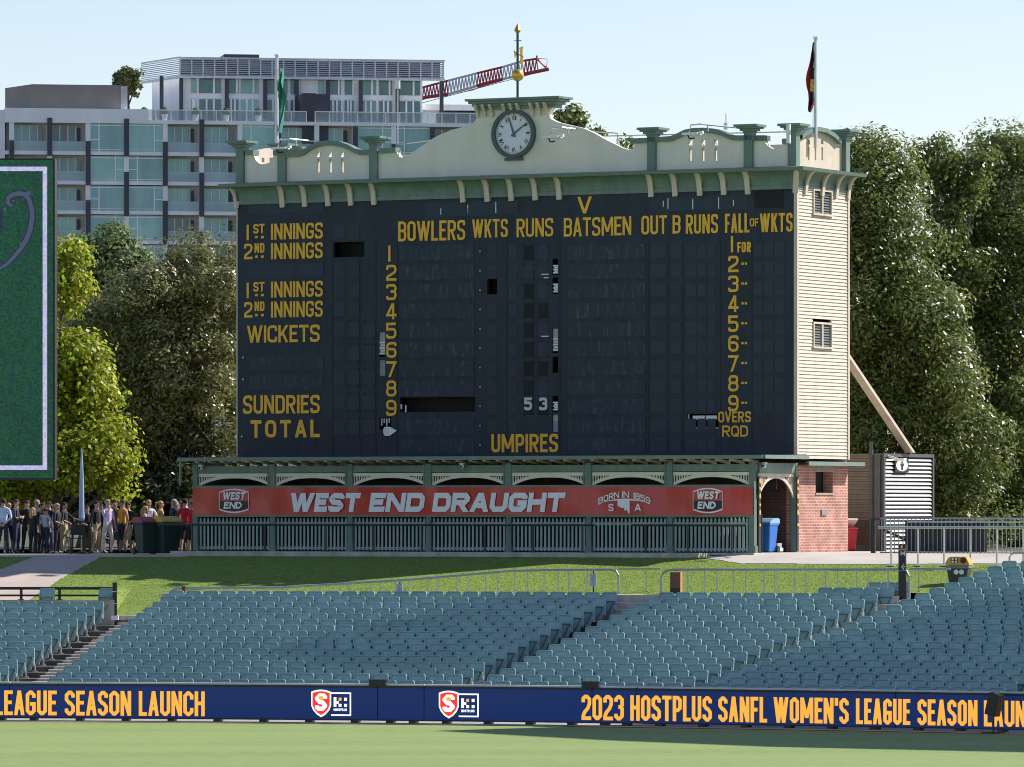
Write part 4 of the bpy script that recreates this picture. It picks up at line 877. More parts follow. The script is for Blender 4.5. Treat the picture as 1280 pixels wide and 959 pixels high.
mr = [mat('flag_black', (.012,.012,.016)), mat('flag_red', (.45,.02,.03), .8), mat('flag_yellow', (.75,.45,.02), .8)]
flagpole(1019.5, 160, 48.5, 1.2, 'white flagpole on the side parapet beside the red and black flag', 'black and red flag with a yellow disc drooping from its pole', (mr, lambda v, u: 2 if .42 < v < .62 and .4 < u < .95 else (0 if (v <= .5 and u > .32) or (v > .5 and .25 < u < .75) else 1)),
    [(54,1017,1018),(62,1015,1018.3),(72,1013,1018.5),(82,1011,1018.5),(92,1009,1018.5),(100,1008.3,1018.5),(108,1009,1018.5),(115,1010.5,1018.5),(122,1010.5,1018.5),(130,1010,1018),(136,1010,1016),(139.5,1011,1014)])
# ------------------------------------------------------------------ rails
M_rail = mat('rail_steel', (.40,.41,.42), .4, .1, 5, metal=.5)
def on(px, t):                                 # ground point at photo column px, t metres behind the kerb
    R = RK+t; p = polar(R, px_a(px, R)); return Vector((p.x, p.y, gz(p.x, p.y)))
def rail_thing(name, label, cat, tops, posts_px, r, rp, m, t=.25, group=None, extra=()):
    """tops: (px, height) along the kerb line; posts down to the ground."""
    pts = []
    for px, py in tops: p = on(px, t); pts.append(Vector((p.x, p.y, CZ-(py-HZ)/FPX*p.y)))
    o = pts[0].copy(); o.z = on(tops[0][0], t).z
    T = thing(name, label, cat, tuple(o), 0, group); MB().tube([p-o for p in pts], r, 8).build('handrail', m, T)
    for e in extra: MB().tube([p-o-Vector((0,0,e)) for p in pts if True], r*.8, 6).build('lower_rail', m, T)
    for q in posts_px:
        for i in range(len(tops)-1):
            (a, ya), (b_, yb_) = tops[i], tops[i+1]
            if a <= q <= b_ and b_-a > .5:
                g = on(q, t); y = ya+(yb_-ya)*(q-a)/(b_-a); zt = CZ-(y-HZ)/FPX*g.y
                MB().tube([(g.x-o.x, g.y-o.y, min(g.z, zt-.05)-o.z-.02), (g.x-o.x, g.y-o.y, zt-o.z)], rp, 6).box(g.x-o.x-rp*1.8, g.x-o.x+rp*1.8, g.y-o.y-rp*1.8, g.y-o.y+rp*1.8, g.z-o.z, g.z-o.z+.02).build('post', m, T); break
    return T
rail_thing('silver_handrail', 'silver handrail rising behind the wide middle block of seats', 'handrail', [(215,738),(222,735.3),(351,734.5),(400,731.5),(520,724),(640,713.5),(700,712.2),(764,712),(770,714),(773,719),(774,752)],
    [400, 425, 437, 463, 475, 495, 511, 535, 547.5, 571, 585, 607, 622, 643, 659.5, 680, 697.5, 711, 734], .034, .02, M_rail, group='silver handrails behind the seats')
rail_thing('silver_handrail', 'silver handrail across the lawn ending at the black signpost', 'handrail', [(826,755),(826.5,722),(829,716),(835,713),(842,712.2),(1000,711.8),(1126,711.5),(1133,714),(1136,720),(1137,748)],
    [860, 881, 896, 917, 932, 955, 968.5, 993, 1007, 1032, 1047, 1071, 1085.5, 1110], .034, .02, M_rail, group='silver handrails behind the seats')
rail_thing('silver_handrail', 'thin silver rail crossing the lawn between two handrails', 'handrail', [(774,711.2),(826,711)], [807.5], .026, .018, M_rail, t=.9, group='silver handrails behind the seats')
rail_thing('silver_handrail', 'short silver rail between black signpost and yellow-lidded bin', 'handrail', [(1137,711),(1188,711.5)], [1148.5], .03, .018, M_rail, t=1.2, group='silver handrails behind the seats')
rail_thing('black_handrail', 'black two-bar rail behind the end block of seats', 'handrail', [(-30,735.5),(143,735.5)], [26.5, 74.5, 127.5], .04, .045, M_black, t=-1.3, extra=(.2,))
p = on(143.5, -1.5); t = thing('rail_end_post', 'thick black post closing the black rail above the aisle', 'post', (p.x, p.y, 2.35), 0); MB().box(-.06,.06,-.06,.06,0,1.05).build('post', M_black, t); MB().box(-.10,.10,-.1,.1,0,.12).build('base_plate', M_white, t); MB().box(-.085,.085,-.07,.07,.78,.8).box(-.085,.085,-.07,.07,.45,.47).build('clamp', M_steel, t)
# dark green rail before the verandah
T = thing('verandah_handrail', 'dark green handrail on posts in front of the picket panels', 'handrail', tuple(SF.O), SF.ang); dv = VD-1.05
xs = [fp(px, 660, dv)[0] for px in (196, 500, 590, 744, 788, 934)]; zr_ = fp(640, 656.5, dv)[1]
for a, b_ in ((0, 1), (1, 2), (2, 3), (4, 5)): MB().tube([(xs[a]+.03, dv, zr_), (xs[b_]-.03, dv, zr_)], .032, 8).build('handrail', M_dgreen, T)
for px in (240, 281, 331, 407, 467, 527, 606, 666, 728, 807, 860, 915): x = fp(px, 670, dv)[0]; MB().tube([(x,dv,0),(x,dv,zr_)], .035, 8).box(x-.09,x+.09,dv-.09,dv+.09,.012,.035).build('post', M_dgreen, T)
# ------------------------------------------------------------------ toilet block behind the tower
TF = Frame((at(1052,600,176.5).x, 176.5, G), SF.ang); xe = TF.f(1103, 600)[0]; zt_ = TF.f(1080, 567)[1]-G; DD = TF.g(1166, 600, xe)[0]
TB = thing('toilet_block', 'small slatted toilet block with pictogram sign beside the tower', 'toilet block', tuple(TF.O), SF.ang)
def zz(py): return TF.f(1080, py)[1]-G
MB().box(-3, xe-.05, .02, DD-.02, .0, zt_-.03).build('wall', mat('slat_back_brown', (.05,.042,.036), .6), TB)
mb = MB(); n = 26
for k in range(n): z = zz(650)+(zt_-zz(650))*k/n; mb.add([(-3,.0,z),(xe-.25,.0,z),(xe-.25,-.03,z+.07),(-3,-.03,z+.07),(-3,.015,z+.07),(xe-.25,.015,z+.07)], [(0,1,2,3),(3,2,5,4)])
mb.build('slat_screen', mat('slat_brown', (.20,.165,.14), .5), TB)
mb = MB()
for k in range(24): z = zz(690)+(zt_-.1-zz(690))*k/24; mb.add([(xe+.03,.12,z),(xe+.03,DD-.1,z),(xe-.01,DD-.1,z+.068),(xe-.01,.12,z+.068),(xe-.03,.12,z),(xe-.03,DD-.1,z)], [(0,1,2,3),(0,4,5,1)])
mb.build('slat_screen', mat('slat_silver', (.46,.46,.46), .4), TB)
MB().box(xe-.06,xe+.05,.02,.12,0,zt_).box(xe-.06,xe+.05,DD-.1,DD,0,zt_).box(xe-.06,xe+.045,.12,DD-.1,zt_-.1,zt_).box(xe-.24,xe-.06,-.05,.04,0,zt_+.0).tube([(xe-.35,-.05,.0),(xe-.35,-.05,zz(552))], .06).build('frame', mat('frame_grey', (.09,.09,.095), .45), TB)
MB().box(-3,xe-.25,-.06,.019,zz(681),zz(661)).build('brick_base', MATS.get('shade_brick') or bpy.data.materials['shade_brick'], TB); MB().box(-3,xe-.24,-.08,.018,0,zz(681)).build('plinth', M_concd, TB)
a = TF.g(1120, 580, xe+.08); b_ = TF.g(1136, 592, xe+.08); S = MB().box(xe+.05,xe+.075,TF.g(1119.5,580,xe+.08)[0],TF.g(1136,580,xe+.08)[0],zz(590.5),zz(573.5)).build('sign', M_black, TB)
yc, zc = TF.g(1127.7, 581.5, xe+.08)[0], zz(581.5); kx = .44
MB().prism([(yc+.44*math.cos(q*.2618), zc+.185*math.sin(q*.2618)) for q in range(24)], 'x', xe+.076, xe+.079).build('disc', M_white, S)
MB().prism([(yc-.13,zc-.01),(yc-.13,zc+.06),(yc+.13,zc+.06),(yc+.13,zc-.01),(yc+.08,zc-.03),(yc+.07,zc-.14),(yc-.07,zc-.14),(yc-.08,zc-.03)], 'x', xe+.081, xe+.083).prism([(yc+.07*math.cos(q*.524), zc+.1+.03*math.sin(q*.524)) for q in range(12)], 'x', xe+.081, xe+.083).build('pictogram', M_black, S)
MB().tube([(xe+.0,.35,zz(570)),(xe+.55,.1,zz(575))], .035).box(xe+.4,xe+.72,.0,.2,zz(576),zz(573)).build('lamp', M_white, TB)
# ------------------------------------------------------------------ fence and rail on the right
FF = Frame((at(1100,690,168).x, 168, G), R_(-20)); fx = lambda px: FF.f(px, 670)[0]; fz = lambda py: FF.f(1190, py)[1]-G
T = thing('balustrade', 'dark balustrade of thin vertical bars with steel top rails', 'balustrade', tuple(FF.O), R_(-20)); E_ = fx(1340)
MB().tube([(0,0,fz(648)),(E_,0,fz(648))], .03).box(fx(1135),E_,-.02,.02,fz(653.5),fz(651.5)).build('top_rail', M_rail, T)
mb = MB(); x = .05
while x < E_: mb.box(x-.011,x+.011,-.011,.011,fz(693),fz(649)); x += .13
mb.each('bar', mat('bar_grey', (.28,.28,.29), .4, metal=.4), T); MB().box(0,E_,-.015,.015,fz(692.5),fz(690.5)).build('bottom_rail', M_black, T)
MB().box(fx(1131),fx(1233),.03,.06,fz(690),fz(651)).build('panel', mat('mesh_panel', (.025,.027,.03), .6), T)
MB().box(fx(1092),fx(1097),-.3,-.2,0,fz(650)).box(fx(1092),fx(1104),-.32,-.18,fz(650),fz(648)).build('end_post', M_black, T)
MB().add([(fx(1102),.2,fz(661)),(fx(1131),.2,fz(674)),(fx(1131),.2,fz(678)),(fx(1102),.2,fz(664)),(fx(1102),.3,fz(661)),(fx(1131),.3,fz(674)),(fx(1131),.3,fz(678)),(fx(1102),.3,fz(664))],[(0,1,2,3),(4,7,6,5),(0,4,5,1),(3,2,6,7)]).build('stringer', M_black, T)
FR = Frame((at(1098,696,163.5).x, 163.5, gz(at(1098,696,163.5).x,163.5)), R_(-20)); gx = lambda px: FR.f(px, 670)[0]; gzz = lambda py: FR.f(1190, py)[1]-FR.O.z
T = thing('steel_ramp_rail', 'bright steel handrail on posts in front of the dark balustrade', 'handrail', tuple(FR.O), R_(-20))
MB().tube([(gx(1098),0,gzz(659.5)),(gx(1340),0,gzz(659.5))], .035, 8).build('handrail', M_steel, T)
for px in (1114, 1147.5, 1180, 1213, 1246, 1279): x = gx(px); P = FR.O+FR.u*x; MB().tube([(x,0,gz(P.x,P.y)-FR.O.z),(x,0,gzz(660))], .028, 8).box(x-.1,x+.1,-.1,.1,gz(P.x,P.y)-FR.O.z+.012,gz(P.x,P.y)-FR.O.z+.04).build('post', M_steel, T)
R = row_R(21)+1.2; a = px_a(1262, R); p = polar(R, a); t = thing('silver_handrail', 'curved silver rail at the top of the shaded block', 'handrail', (p.x, p.y, row_z(21)), -a, 'silver handrails behind the seats')
zt = CZ-(691-HZ)/FPX*p.y-row_z(21); MB().tube([(0,0,0),(0,0,zt-.12),(.05,0,zt-.03),(.15,0,zt),(2,0,zt)], .035, 8).build('handrail', M_steel, t); MB().tube([(1.2,0,0),(1.2,0,zt)], .028).build('post', M_steel, t)
# ------------------------------------------------------------------ bins, signpost, small posts
def wheelie(px, Y, zg, h, rz, lab, body, lid, name='wheelie_bin', openlid=0, grp=None):
    P = at(px, HZ+FPX*(CZ-zg)/Y, Y); t = thing(name, lab, 'bin', (P.x, P.y, zg+.012), rz, grp); w = h*.27
    mb = MB(); b_ = [(-w*.8,-w*.85),(w*.8,-w*.85),(w*.8,w*.7),(-w*.8,w*.7)]; tp = [(-w,-w*1.15),(w,-w*1.15),(w,w*1.05),(-w,w*1.05)]; H = h*.84
    mb.add([(x,y,.03) for x, y in b_]+[(x,y,H) for x, y in tp], [(3,2,1,0),(0,1,5,4),(1,2,6,5),(2,3,7,6),(3,0,4,7),(4,5,6,7)])
    mb.box(-w*1.06,w*1.06,-w*1.2,w*1.1,H-.07,H-.01); mb.build('body', body, t, bevel=.03)
    l = MB(); pr = [(-w*1.28,0),(-w*1.2,.05),(-w*.6,h*.13),(w*.5,h*.16),(w*1.15,h*.13),(w*1.2,0)]; l.prism(pr, 'x', -w*1.08, w*1.08); M = Matrix.Rotation(R_(openlid), 4, 'X'); l.v = [tuple(M @ (Vector(v)-Vector((0,w*1.2,0)))+Vector((0,w*1.2,H+.002))) for v in l.v]; l.build('lid', lid, t, bevel=.02)
    for s in (-1, 1): MB().tube([(s*w*.95-.03,w*.95,.1),(s*w*.95+.03,w*.95,.1)], .1, 12).build('wheel', M_black, t)
    MB().tube([(-w*.9,w*1.28,H-.03),(w*.9,w*1.28,H-.03)], .02).build('handle', body, t)
    return t
M_bing = mat('bin_green', (.012,.035,.026), .5, .15, 4)
wheelie(183.5, 178.3, 4.03, 1.16, .5, 'dark green wheelie bin with a maroon lid beside the crowd', M_bing, mat('lid_maroon', (.28,.02,.05), .45), grp='green wheelie bins')
wheelie(209, 178.1, 4.03, 1.18, .5, 'dark green wheelie bin with a yellow lid beside the verandah', M_bing, mat('lid_yellow', (.62,.42,.04), .45), grp='green wheelie bins')
P = SF.O+SF.u*(W-.75)+SF.w*(-1.35)
wheelie(957.5, P.y, G, 1.02, SF.ang, 'blue bin with a clear liner inside the side arch', mat('bin_blue', (.02,.15,.50), .4), mat('bin_liner', (.25,.42,.62), .3))
wheelie(1060, 175.4, G, .85, .25, 'small red bin with a white lid behind the brick pier', mat('bin_red', (.55,.02,.03), .4), M_white, openlid=-25)
x = W-.35; P = SF.O+SF.u*x+SF.w*(-.75); t = thing('stacked_cartons', 'two pale cartons stacked on the floor inside the side arch', 'cartons', (P.x, P.y, G+.05), SF.ang); MB().box(-.2,.2,-.18,.18,0,.1).build('carton', M_white, t); MB().box(-.17,.17,-.15,.15,.102,.24).build('carton', mat('carton_grey', (.35,.37,.4)), t)
# yellow lidded bin
R = row_R(21)-.2; p = on(1199, 3.0); z = p.z; t = thing('litter_bin', 'grey litter bin with a yellow domed lid above the seats', 'bin', (p.x, p.y, p.z), -.3)
k = p.y/FPX; H = (CZ-(711-HZ)*k)-z
lz = lambda py: (CZ-(py-HZ)*k)-z
mb = MB(); mb.add([(-.24,-.22,0),(.24,-.22,0),(.24,.22,0),(-.24,.22,0),(-.30,-.26,lz(711)),(.30,-.26,lz(711)),(.30,.26,lz(711)),(-.30,.26,lz(711))], [(3,2,1,0),(0,1,5,4),(1,2,6,5),(2,3,7,6),(3,0,4,7),(4,5,6,7)]); mb.build('body', mat('bin_dark', (.05,.055,.05), .5), t, bevel=.03)
MB().box(-.33,.33,-.28,.28,lz(711)+.002,lz(707)).build('rim', mat('rim_grey', (.2,.2,.2), .5), t, bevel=.02)
L = MB().prism([(-.34,lz(706.8)),(.34,lz(706.8)),(.32,lz(703)),(.25,lz(697)),(.22,lz(696)),(-.2,lz(696)),(-.25,lz(697)),(-.33,lz(703))], 'y', -.25, .25).build('lid', mat('lid_amber', (.62,.33,.02), .4), t, bevel=.02)
MB().prism([(.17+.085*math.cos(q*.52), lz(700.7)+.085*math.sin(q*.52)) for q in range(12)], 'y', -.262, -.251).build('opening', mat('hole_brown', (.10,.02,.01)), L)
st = MB().box(-.17,.02,-.258,-.251,lz(704),lz(697)); st.build('sticker', M_black, L)
q = MB()
for a, b_ in ((-.125,.0),(-.03,.0),(-.125,1),(-.03,1)): c = (lz(698.6) if b_ == 0 else lz(702.2)); q.prism([(a+.035*math.cos(w_*.8), c+.035*math.sin(w_*.8)) for w_ in range(8)], 'y', -.264, -.259)
q.build('symbols', M_white, L); q = MB()
for a in (-.02, .13): q.prism([(a+.07*math.cos(w_*.52), lz(715)+.07*math.sin(w_*.52)) for w_ in range(12)], 'y', -.30, -.27)
q.build('symbols', M_white, t)
# signpost totem
p = on(1128, .2); t = thing('signpost', 'slim black wayfinding post with white arrow and orange band', 'signpost', (p.x, p.y, p.z-.15), -.3); k = p.y/FPX; tz = lambda py: CZ-(py-HZ)*k-p.z+.15; wd = .10
MB().box(-wd,wd,-.06,.06,0,tz(681)).build('post', M_black, t, bevel=.008); MB().box(-.16,.16,-.12,.12,0,.05).build('base', M_white, t)
MB().box(-wd*.9,wd*.98,-.066,-.061,tz(688),tz(686)).build('orange_band', mat('band_orange', (.75,.32,.04)), t); MB().box(-wd,wd,-.066,-.061,tz(713.8),tz(713)).build('blue_band', mat('band_blue', (.05,.3,.55)), t)
l = MB(); text(l, 'M', -.035, .085, tz(694.5), tz(689.2), -.062, .2); l.box(-.03,.02,-.066,-.062,tz(685.2),tz(682)); l.tube([(.0,-.066,tz(708.5)),(.09,-.066,tz(708.5))], .014, 4); l.tube([(.06,-.066,tz(705)),(-.01,-.066,tz(708.5)),(.06,-.066,tz(712))], .014, 4); l.build('lettering', M_white, t)
p = on(845, .6); t = thing('utility_box', 'brown and black box on the lawn behind the silver rail', 'utility box', (p.x, p.y, p.z-.14), -.3); MB().box(-.145,.145,-.1,.1,0,.28).box(-.06,.06,-.06,.06,-.1,0).build('base', M_black, t); MB().box(-.145,.145,-.1,.1,.282,.72).build('box', mat('box_brown', (.16,.06,.035), .5), t, bevel=.01); MB().box(.146,.155,-.1,.1,.1,.72).build('edge_strip', mat('edge_orange', (.5,.2,.08)), t)
for px, y0, y1, lab in ((741.5, 717, 733, 'small pale blue plate on a dark post behind the silver rail'), (499.5, 730, 746, 'small pale blue plate on a post below the sloping rail')):
    p = on(px, .7); k = p.y/FPX; t = thing('plate_sign', lab, 'sign', (p.x, p.y, p.z-.1), -.3, 'small blue plates behind the seats'); f_ = lambda py: CZ-(py-HZ)*k-p.z+.1
    MB().tube([(0,.03,0),(0,.03,f_(y0-3))], .02).build('post', M_black, t); MB().box(-.085,.085,-.01,.01,f_(y1),f_(y0)).box(-.012,.012,-.016,-.0105,f_(y1),f_(y0+1)).build('plate', mat('plate_blue', (.33,.43,.62), .5), t)
for px, lab in ((219.5, 'dark brown marker post at the end of the sloping rail'),): p = on(px+10, .1); t = thing('marker_post', lab, 'post', (p.x, p.y, p.z)); MB().box(-.04,.04,-.04,.04,-.3,.18).box(-.05,.05,-.05,.05,.181,.21).build('post', mat('post_brown', (.12,.04,.02)), t)
# folded umbrella and the stand below it
P = at(102, 691, 181.6); t = thing('folded_umbrella', 'tall pale blue folded umbrella standing in the crowd', 'umbrella', (P.x, P.y, 4.03)); f_ = lambda py: CZ-(py-HZ)*181.6/FPX-4.03
MB().lathe([(.07,f_(651)),(.10,f_(648)),(.085,f_(640)),(.075,f_(610)),(.05,f_(585)),(.02,f_(563)),(.008,f_(560))], (0,0,0), 9).build('canopy', mat('umbrella_blue', (.36,.48,.66), .7), t); MB().tube([(0,0,.05),(0,0,f_(650))], .025).build('pole', M_steel, t); MB().lathe([(.22,0),(.22,.05),(.05,.09)], (0,0,0), 12).build('base', M_black, t)
P = at(101, 692, 181.2); t = thing('high_table', 'black high table with a folded black chair leaning on it', 'table', (P.x, P.y, 4.03)); MB().box(-.32,.34,-.3,.3,.98,1.03).build('tabletop', M_black, t)
for x, y in ((-.28,-.2),(.28,-.2),(-.28,.25),(.28,.25)): MB().tube([(x,y,0),(x*.9,y*.9,.98)], .022).build('leg', M_black, t)
P = at(96, 692, 180.7); t = thing('folding_chair', 'black folding chair before the high table', 'chair', (P.x, P.y, 4.03), .2); MB().box(-.2,.22,.0,.03,.60,.93).build('backrest', M_black, t, bevel=.02); MB().box(-.25,.25,-.3,.05,.48,.51).build('seat', M_black, t)
for s in (-.24, .24): MB().tube([(s,.05,.93),(s,.1,0)], .018).tube([(s,-.28,.5),(s,-.3,0)], .018).build('leg', M_black, t)
MB().tube([(-.4,-.2,.62),(-.34,-.2,.52),(-.2,-.25,.5)], .018).build('armrest', M_black, t)
# ------------------------------------------------------------------ video screen
YS = 164; p0, p1 = at(-260, 600, YS), at(68.5, 198, YS); t = thing('video_screen', 'large outdoor video screen showing green grass and a silver ornament', 'video screen', (p1.x, YS, p0.z)); Ws, Hs = p1.x-p0.x, p1.z-p0.z; ux = lambda px: (px-68.5)*YS/FPX; uz = lambda py: (600-py)*YS/FPX
m = bpy.data.materials.new('screen_green'); m.use_nodes = True; n = m.node_tree; b = n.nodes['Principled BSDF']; b.inputs['Roughness'].default_value = .5
tc = n.nodes.new('ShaderNodeTexCoord'); v = n.nodes.new('ShaderNodeTexVoronoi'); v.inputs['Scale'].default_value = 20; sp = n.nodes.new('ShaderNodeSeparateXYZ'); cr = n.nodes.new('ShaderNodeValToRGB')
e = cr.color_ramp.elements; e[0].color = (.003,.035,.022,1); e[1].color = (.006,.085,.045,1); el = e.new(.55); el.color = (.005,.06,.032,1)
no = n.nodes.new('ShaderNodeTexNoise'); no.inputs['Scale'].default_value = 1.2; no.inputs['Detail'].default_value = 8; mp = n.nodes.new('ShaderNodeMapping'); mp.inputs['Scale'].default_value = (1, 1, .35)
n.links.new(tc.outputs['Object'], mp.inputs[0]); n.links.new(mp.outputs[0], no.inputs['Vector'])
mx = n.nodes.new('ShaderNodeMix'); mx.data_type = 'RGBA'; mx.blend_type = 'MULTIPLY'; mx.inputs[0].default_value = .75
n.links.new(tc.outputs['Object'], v.inputs['Vector']); n.links.new(no.outputs['Fac'], cr.inputs[0]); n.links.new(cr.outputs[0], mx.inputs[6]); n.links.new(v.outputs['Color'], mx.inputs[7])
n.links.new(mx.outputs[2], b.inputs['Emission Color']); b.inputs['Emission Strength'].default_value = .75; b.inputs['Base Color'].default_value = (.004,.02,.012,1)
MB().box(-Ws,0,.0,.9,0,Hs).build('cabinet', M_black, t)
SC = MB().box(-Ws,-.05,-.03,-.004,.05,Hs-.05).build('screen', m, t)
m2 = bpy.data.materials.new('screen_border'); m2.use_nodes = True; n = m2.node_tree; b = n.nodes['Principled BSDF']; tc = n.nodes.new('ShaderNodeTexCoord'); v = n.nodes.new('ShaderNodeTexVoronoi'); v.inputs['Scale'].default_value = 16
mx = n.nodes.new('ShaderNodeMix'); mx.data_type = 'RGBA'; mx.inputs[0].default_value = .15; mx.inputs[6].default_value = (.24,.22,.40,1); n.links.new(tc.outputs['Object'], v.inputs['Vector']); n.links.new(v.outputs['Color'], mx.inputs[7]); n.links.new(mx.outputs[2], b.inputs['Emission Color']); b.inputs['Emission Strength'].default_value = 1; b.inputs['Base Color'].default_value = (.1,.1,.1,1)
MB().box(-Ws,ux(59),-.036,-.031,uz(214),uz(208.5)).box(ux(53.5),ux(59),-.036,-.031,uz(582),uz(214)).box(-Ws,ux(59),-.036,-.031,uz(587.5),uz(582)).build('border_line', m2, SC)
orn = MB(); path = [(15,258,2.5),(10,254,3.5),(10.5,247.5,4),(16,243.5,4),(24,242,4.5),(31,243,4),(36,249,4),(39.5,259,4),(40.5,272,4.2),(38,287,4.2),(33,300,4.2),(26,311,3.8),(17,322,3.4),(8,331,3),(-4,338,2.5)]
cth = []
for i in range(len(path)):
    a, b_ = path[max(i-1,0)], path[min(i+1,len(path)-1)]; d = Vector((b_[0]-a[0], b_[1]-a[1])).normalized(); nn = Vector((-d.y, d.x))*path[i][2]*1.15; cth.append(((path[i][0]+nn.x, path[i][1]+nn.y), (path[i][0]-nn.x, path[i][1]-nn.y)))
for layer, (kk, mi) in enumerate(((1, 0), (.6, 1))):
    vs = []
    for (a, b_), p in zip(cth, path):
        for q in (a, b_): vs.append((ux(p[0]+(q[0]-p[0])*kk), -.033-.003*layer, uz(p[1]+(q[1]-p[1])*kk)))
    orn.add(vs, [(2*i, 2*i+2, 2*i+3, 2*i+1) for i in range(len(path)-1)], mi)
for c, r, mi in (((36,241.5),2.8,1),((17,251.5),2.6,0),((17,251.5),1.5,1),((6,262),2.2,1),((27,305),2.6,1)): orn.prism([(ux(c[0]+r*math.cos(q*.628)), uz(c[1]+r*math.sin(q*.628))) for q in range(10)], 'y', -.04-.002*mi, -.039-.002*mi, mi=mi)
orn.prism([(ux(-200),uz(262)),(ux(4),uz(262)),(ux(3),uz(285)),(ux(-3),uz(305)),(ux(-12),uz(330)),(ux(-200),uz(360))], 'y', -.034, -.033, mi=0)
orn.build('ornament', [mat('ornament_dark', (.008,.012,.03), emit=1.0), mat('ornament_light', (.033,.042,.07), emit=1.0)], SC)
for x in (-Ws*.25, -Ws*.8): MB().box(x-.2,x+.2,.4,.8,-(p0.z-G)-.0,-.01).build('leg', M_black, t)
# ------------------------------------------------------------------ apartment building far behind
YA = 600; AF = Frame((at(9,300,YA).x, YA, 4.14), R_(9)); af = lambda px, py, d=0: (lambda q: (q[0], q[1]-4.14))(AF.f(px, py, d))
AB = thing('apartment_building', 'white apartment block with teal windows and balconies behind the trees', 'apartment building', tuple(AF.O), R_(9))
M_aw = mat('render_white', (.90,.905,.92), .7, .05, .05); M_ab = mat('render_beige', (.78,.74,.69), .8, .08, .2); M_teal = mat('teal_glass', (.20,.46,.47), .12, .25, .12, spec=.8); M_teald = mat('teal_glass_dark', (.07,.20,.22), .1, .3, .2, spec=.8); M_char = mat('charcoal_panel', (.05,.055,.075), .5, .1, .3)
M_bal = mat('balustrade_glass', (.42,.60,.64), .12, .15, .3, spec=.8)
_n = M_bal.node_tree; _t = _n.nodes.new('ShaderNodeBsdfTransparent'); _m = _n.nodes.new('ShaderNodeMixShader'); _m.inputs[0].default_value = .5
_n.links.new(_n.nodes['Principled BSDF'].outputs[0], _m.inputs[1]); _n.links.new(_t.outputs[0], _m.inputs[2]); _n.links.new(_m.outputs[0], _n.nodes['Material Output'].inputs[0])
xB = [af(px, 240)[0] for px in (14.5, 62, 110, 158, 206.5, 252, 300, 348, 396, 444, 492, 540, 590)]; types = 'BBWWBBWBBWWB'
zs = [af(110, 191+37*i)[1] for i in range(-1, 9)]       # slab levels, downwards
zr0 = af(110, 136)[1]; zr1 = af(340, 152)[1]
MB().box(0, xB[-1]+3, 1.6, 14, 0, zs[0]).build('wall', M_ab, AB)
wl_ = MB(); wl_.box(-.2, xB[3]+2.3, -.15, 14, zs[0]+.0, zr0).box(xB[3]+2.3, xB[-1]+3, -.15, 14, zs[0], zr1)
for i, z in enumerate(zs[1:]): wl_.box(-.2, xB[-1]+3, -.12, 1.59, z-.24, z+.14)
for i, x in enumerate(xB): wl_.box(x-.25, x+.25, -.05, 1.58, 0, zs[0]-.001)
wl_.build('slab_bands', M_aw, AB)
dk = MB()
for i, x in enumerate(xB):
    for k in range(-1, 5):
        z = zs[0]-(5.1 if i % 2 else 1.9)-2*k*3.095; ln = 4.6
        if k < 0: z, ln = zs[0]+(.5 if i < 6 else -.05), 3.95
        if k >= 0 or i % 2: dk.box(x-.25, x+.25, -.3, -.051, max(z-ln, .5), z)
dk.each('dark_pier', M_char, AB)
for i, ty in enumerate(types):
    x0, x1 = xB[i]+.25, xB[i+1]-.25
    for f in range(9):
        z1, z0 = zs[f]-.33 if f else zs[0]-.01, zs[f+1]+.121 if f+1 < len(zs) else 0
        if z0 < 18 : continue
        sd = (i*7+f*3) % 5
        if ty == 'W':
            mb = MB().box(x0, x1, .1, .15, z0, z1); w = mb.build('window', M_teal if (i+f) % 3 else mat('teal_bright', (.25,.56,.53), .12, .2, .2, spec=.8), AB)
            c = x1-.9 if (i+f) % 2 else x0+.9; fr = MB().box(c-.06, c+.06, .02, .099, z0, z1).box(x0, x1, .03, .099, z1-.25, z1-.15).box(min(c, x1 if c > x0+1.5 else x0), max(c, x1 if c > x0+1.5 else x0), .03, .099, z0+1.2, z0+1.3).box(x0, x1, .04, .099, z0+.2, z0+.26); fr.build('window_frame', M_aw, w)
        else:
            w = MB().box(x0+.05, x0+.05+(x1-x0)*.72, 1.1, 1.18, z0, z1-.18).build('window', (M_teal, mat('teal_bright', (.25,.56,.53), .12, .2, .2, spec=.8), M_teald)[sd % 3], AB)
            fr = MB(); 
            for q in range(4): xx = x0+.05+(x1-x0)*.72*q/3; fr.box(xx-.05, xx+.05, 1.02, 1.099, z0, z1-.18)
            fr.build('window_frame', M_aw, w)
            MB().box(x1-1.0, x1-.45, 1.1, 1.16, z0, z1-.4).build('door', M_char if sd else M_teald, AB)
            MB().box(x0, x1, .0, .04, z0, z0+1.05).build('balustrade', M_bal, AB)
            if sd < 3:
                fu = MB().box(x0+.8+sd*.3, x0+1.6+sd*.3, .5, 1.1, z0, z0+.75).box(x0+.5+sd*.3, x0+.6+sd*.3, .6, .7, z0, z0+.9); fu.build('balcony_furniture', M_char if sd else M_aw, AB)
MB().box(-4.2, -.9, .5, 14, 0, zr0-1.0).box(-.9,-.2,.3,14,0,zr0-.2).build('side_wing', M_aw, AB)
sg = MB()
for f in range(8): sg.box(-4.1, -1, .3, .49, zs[f+1]+.3, zs[f]-.4)
sg.build('side_windows', M_bal, AB)
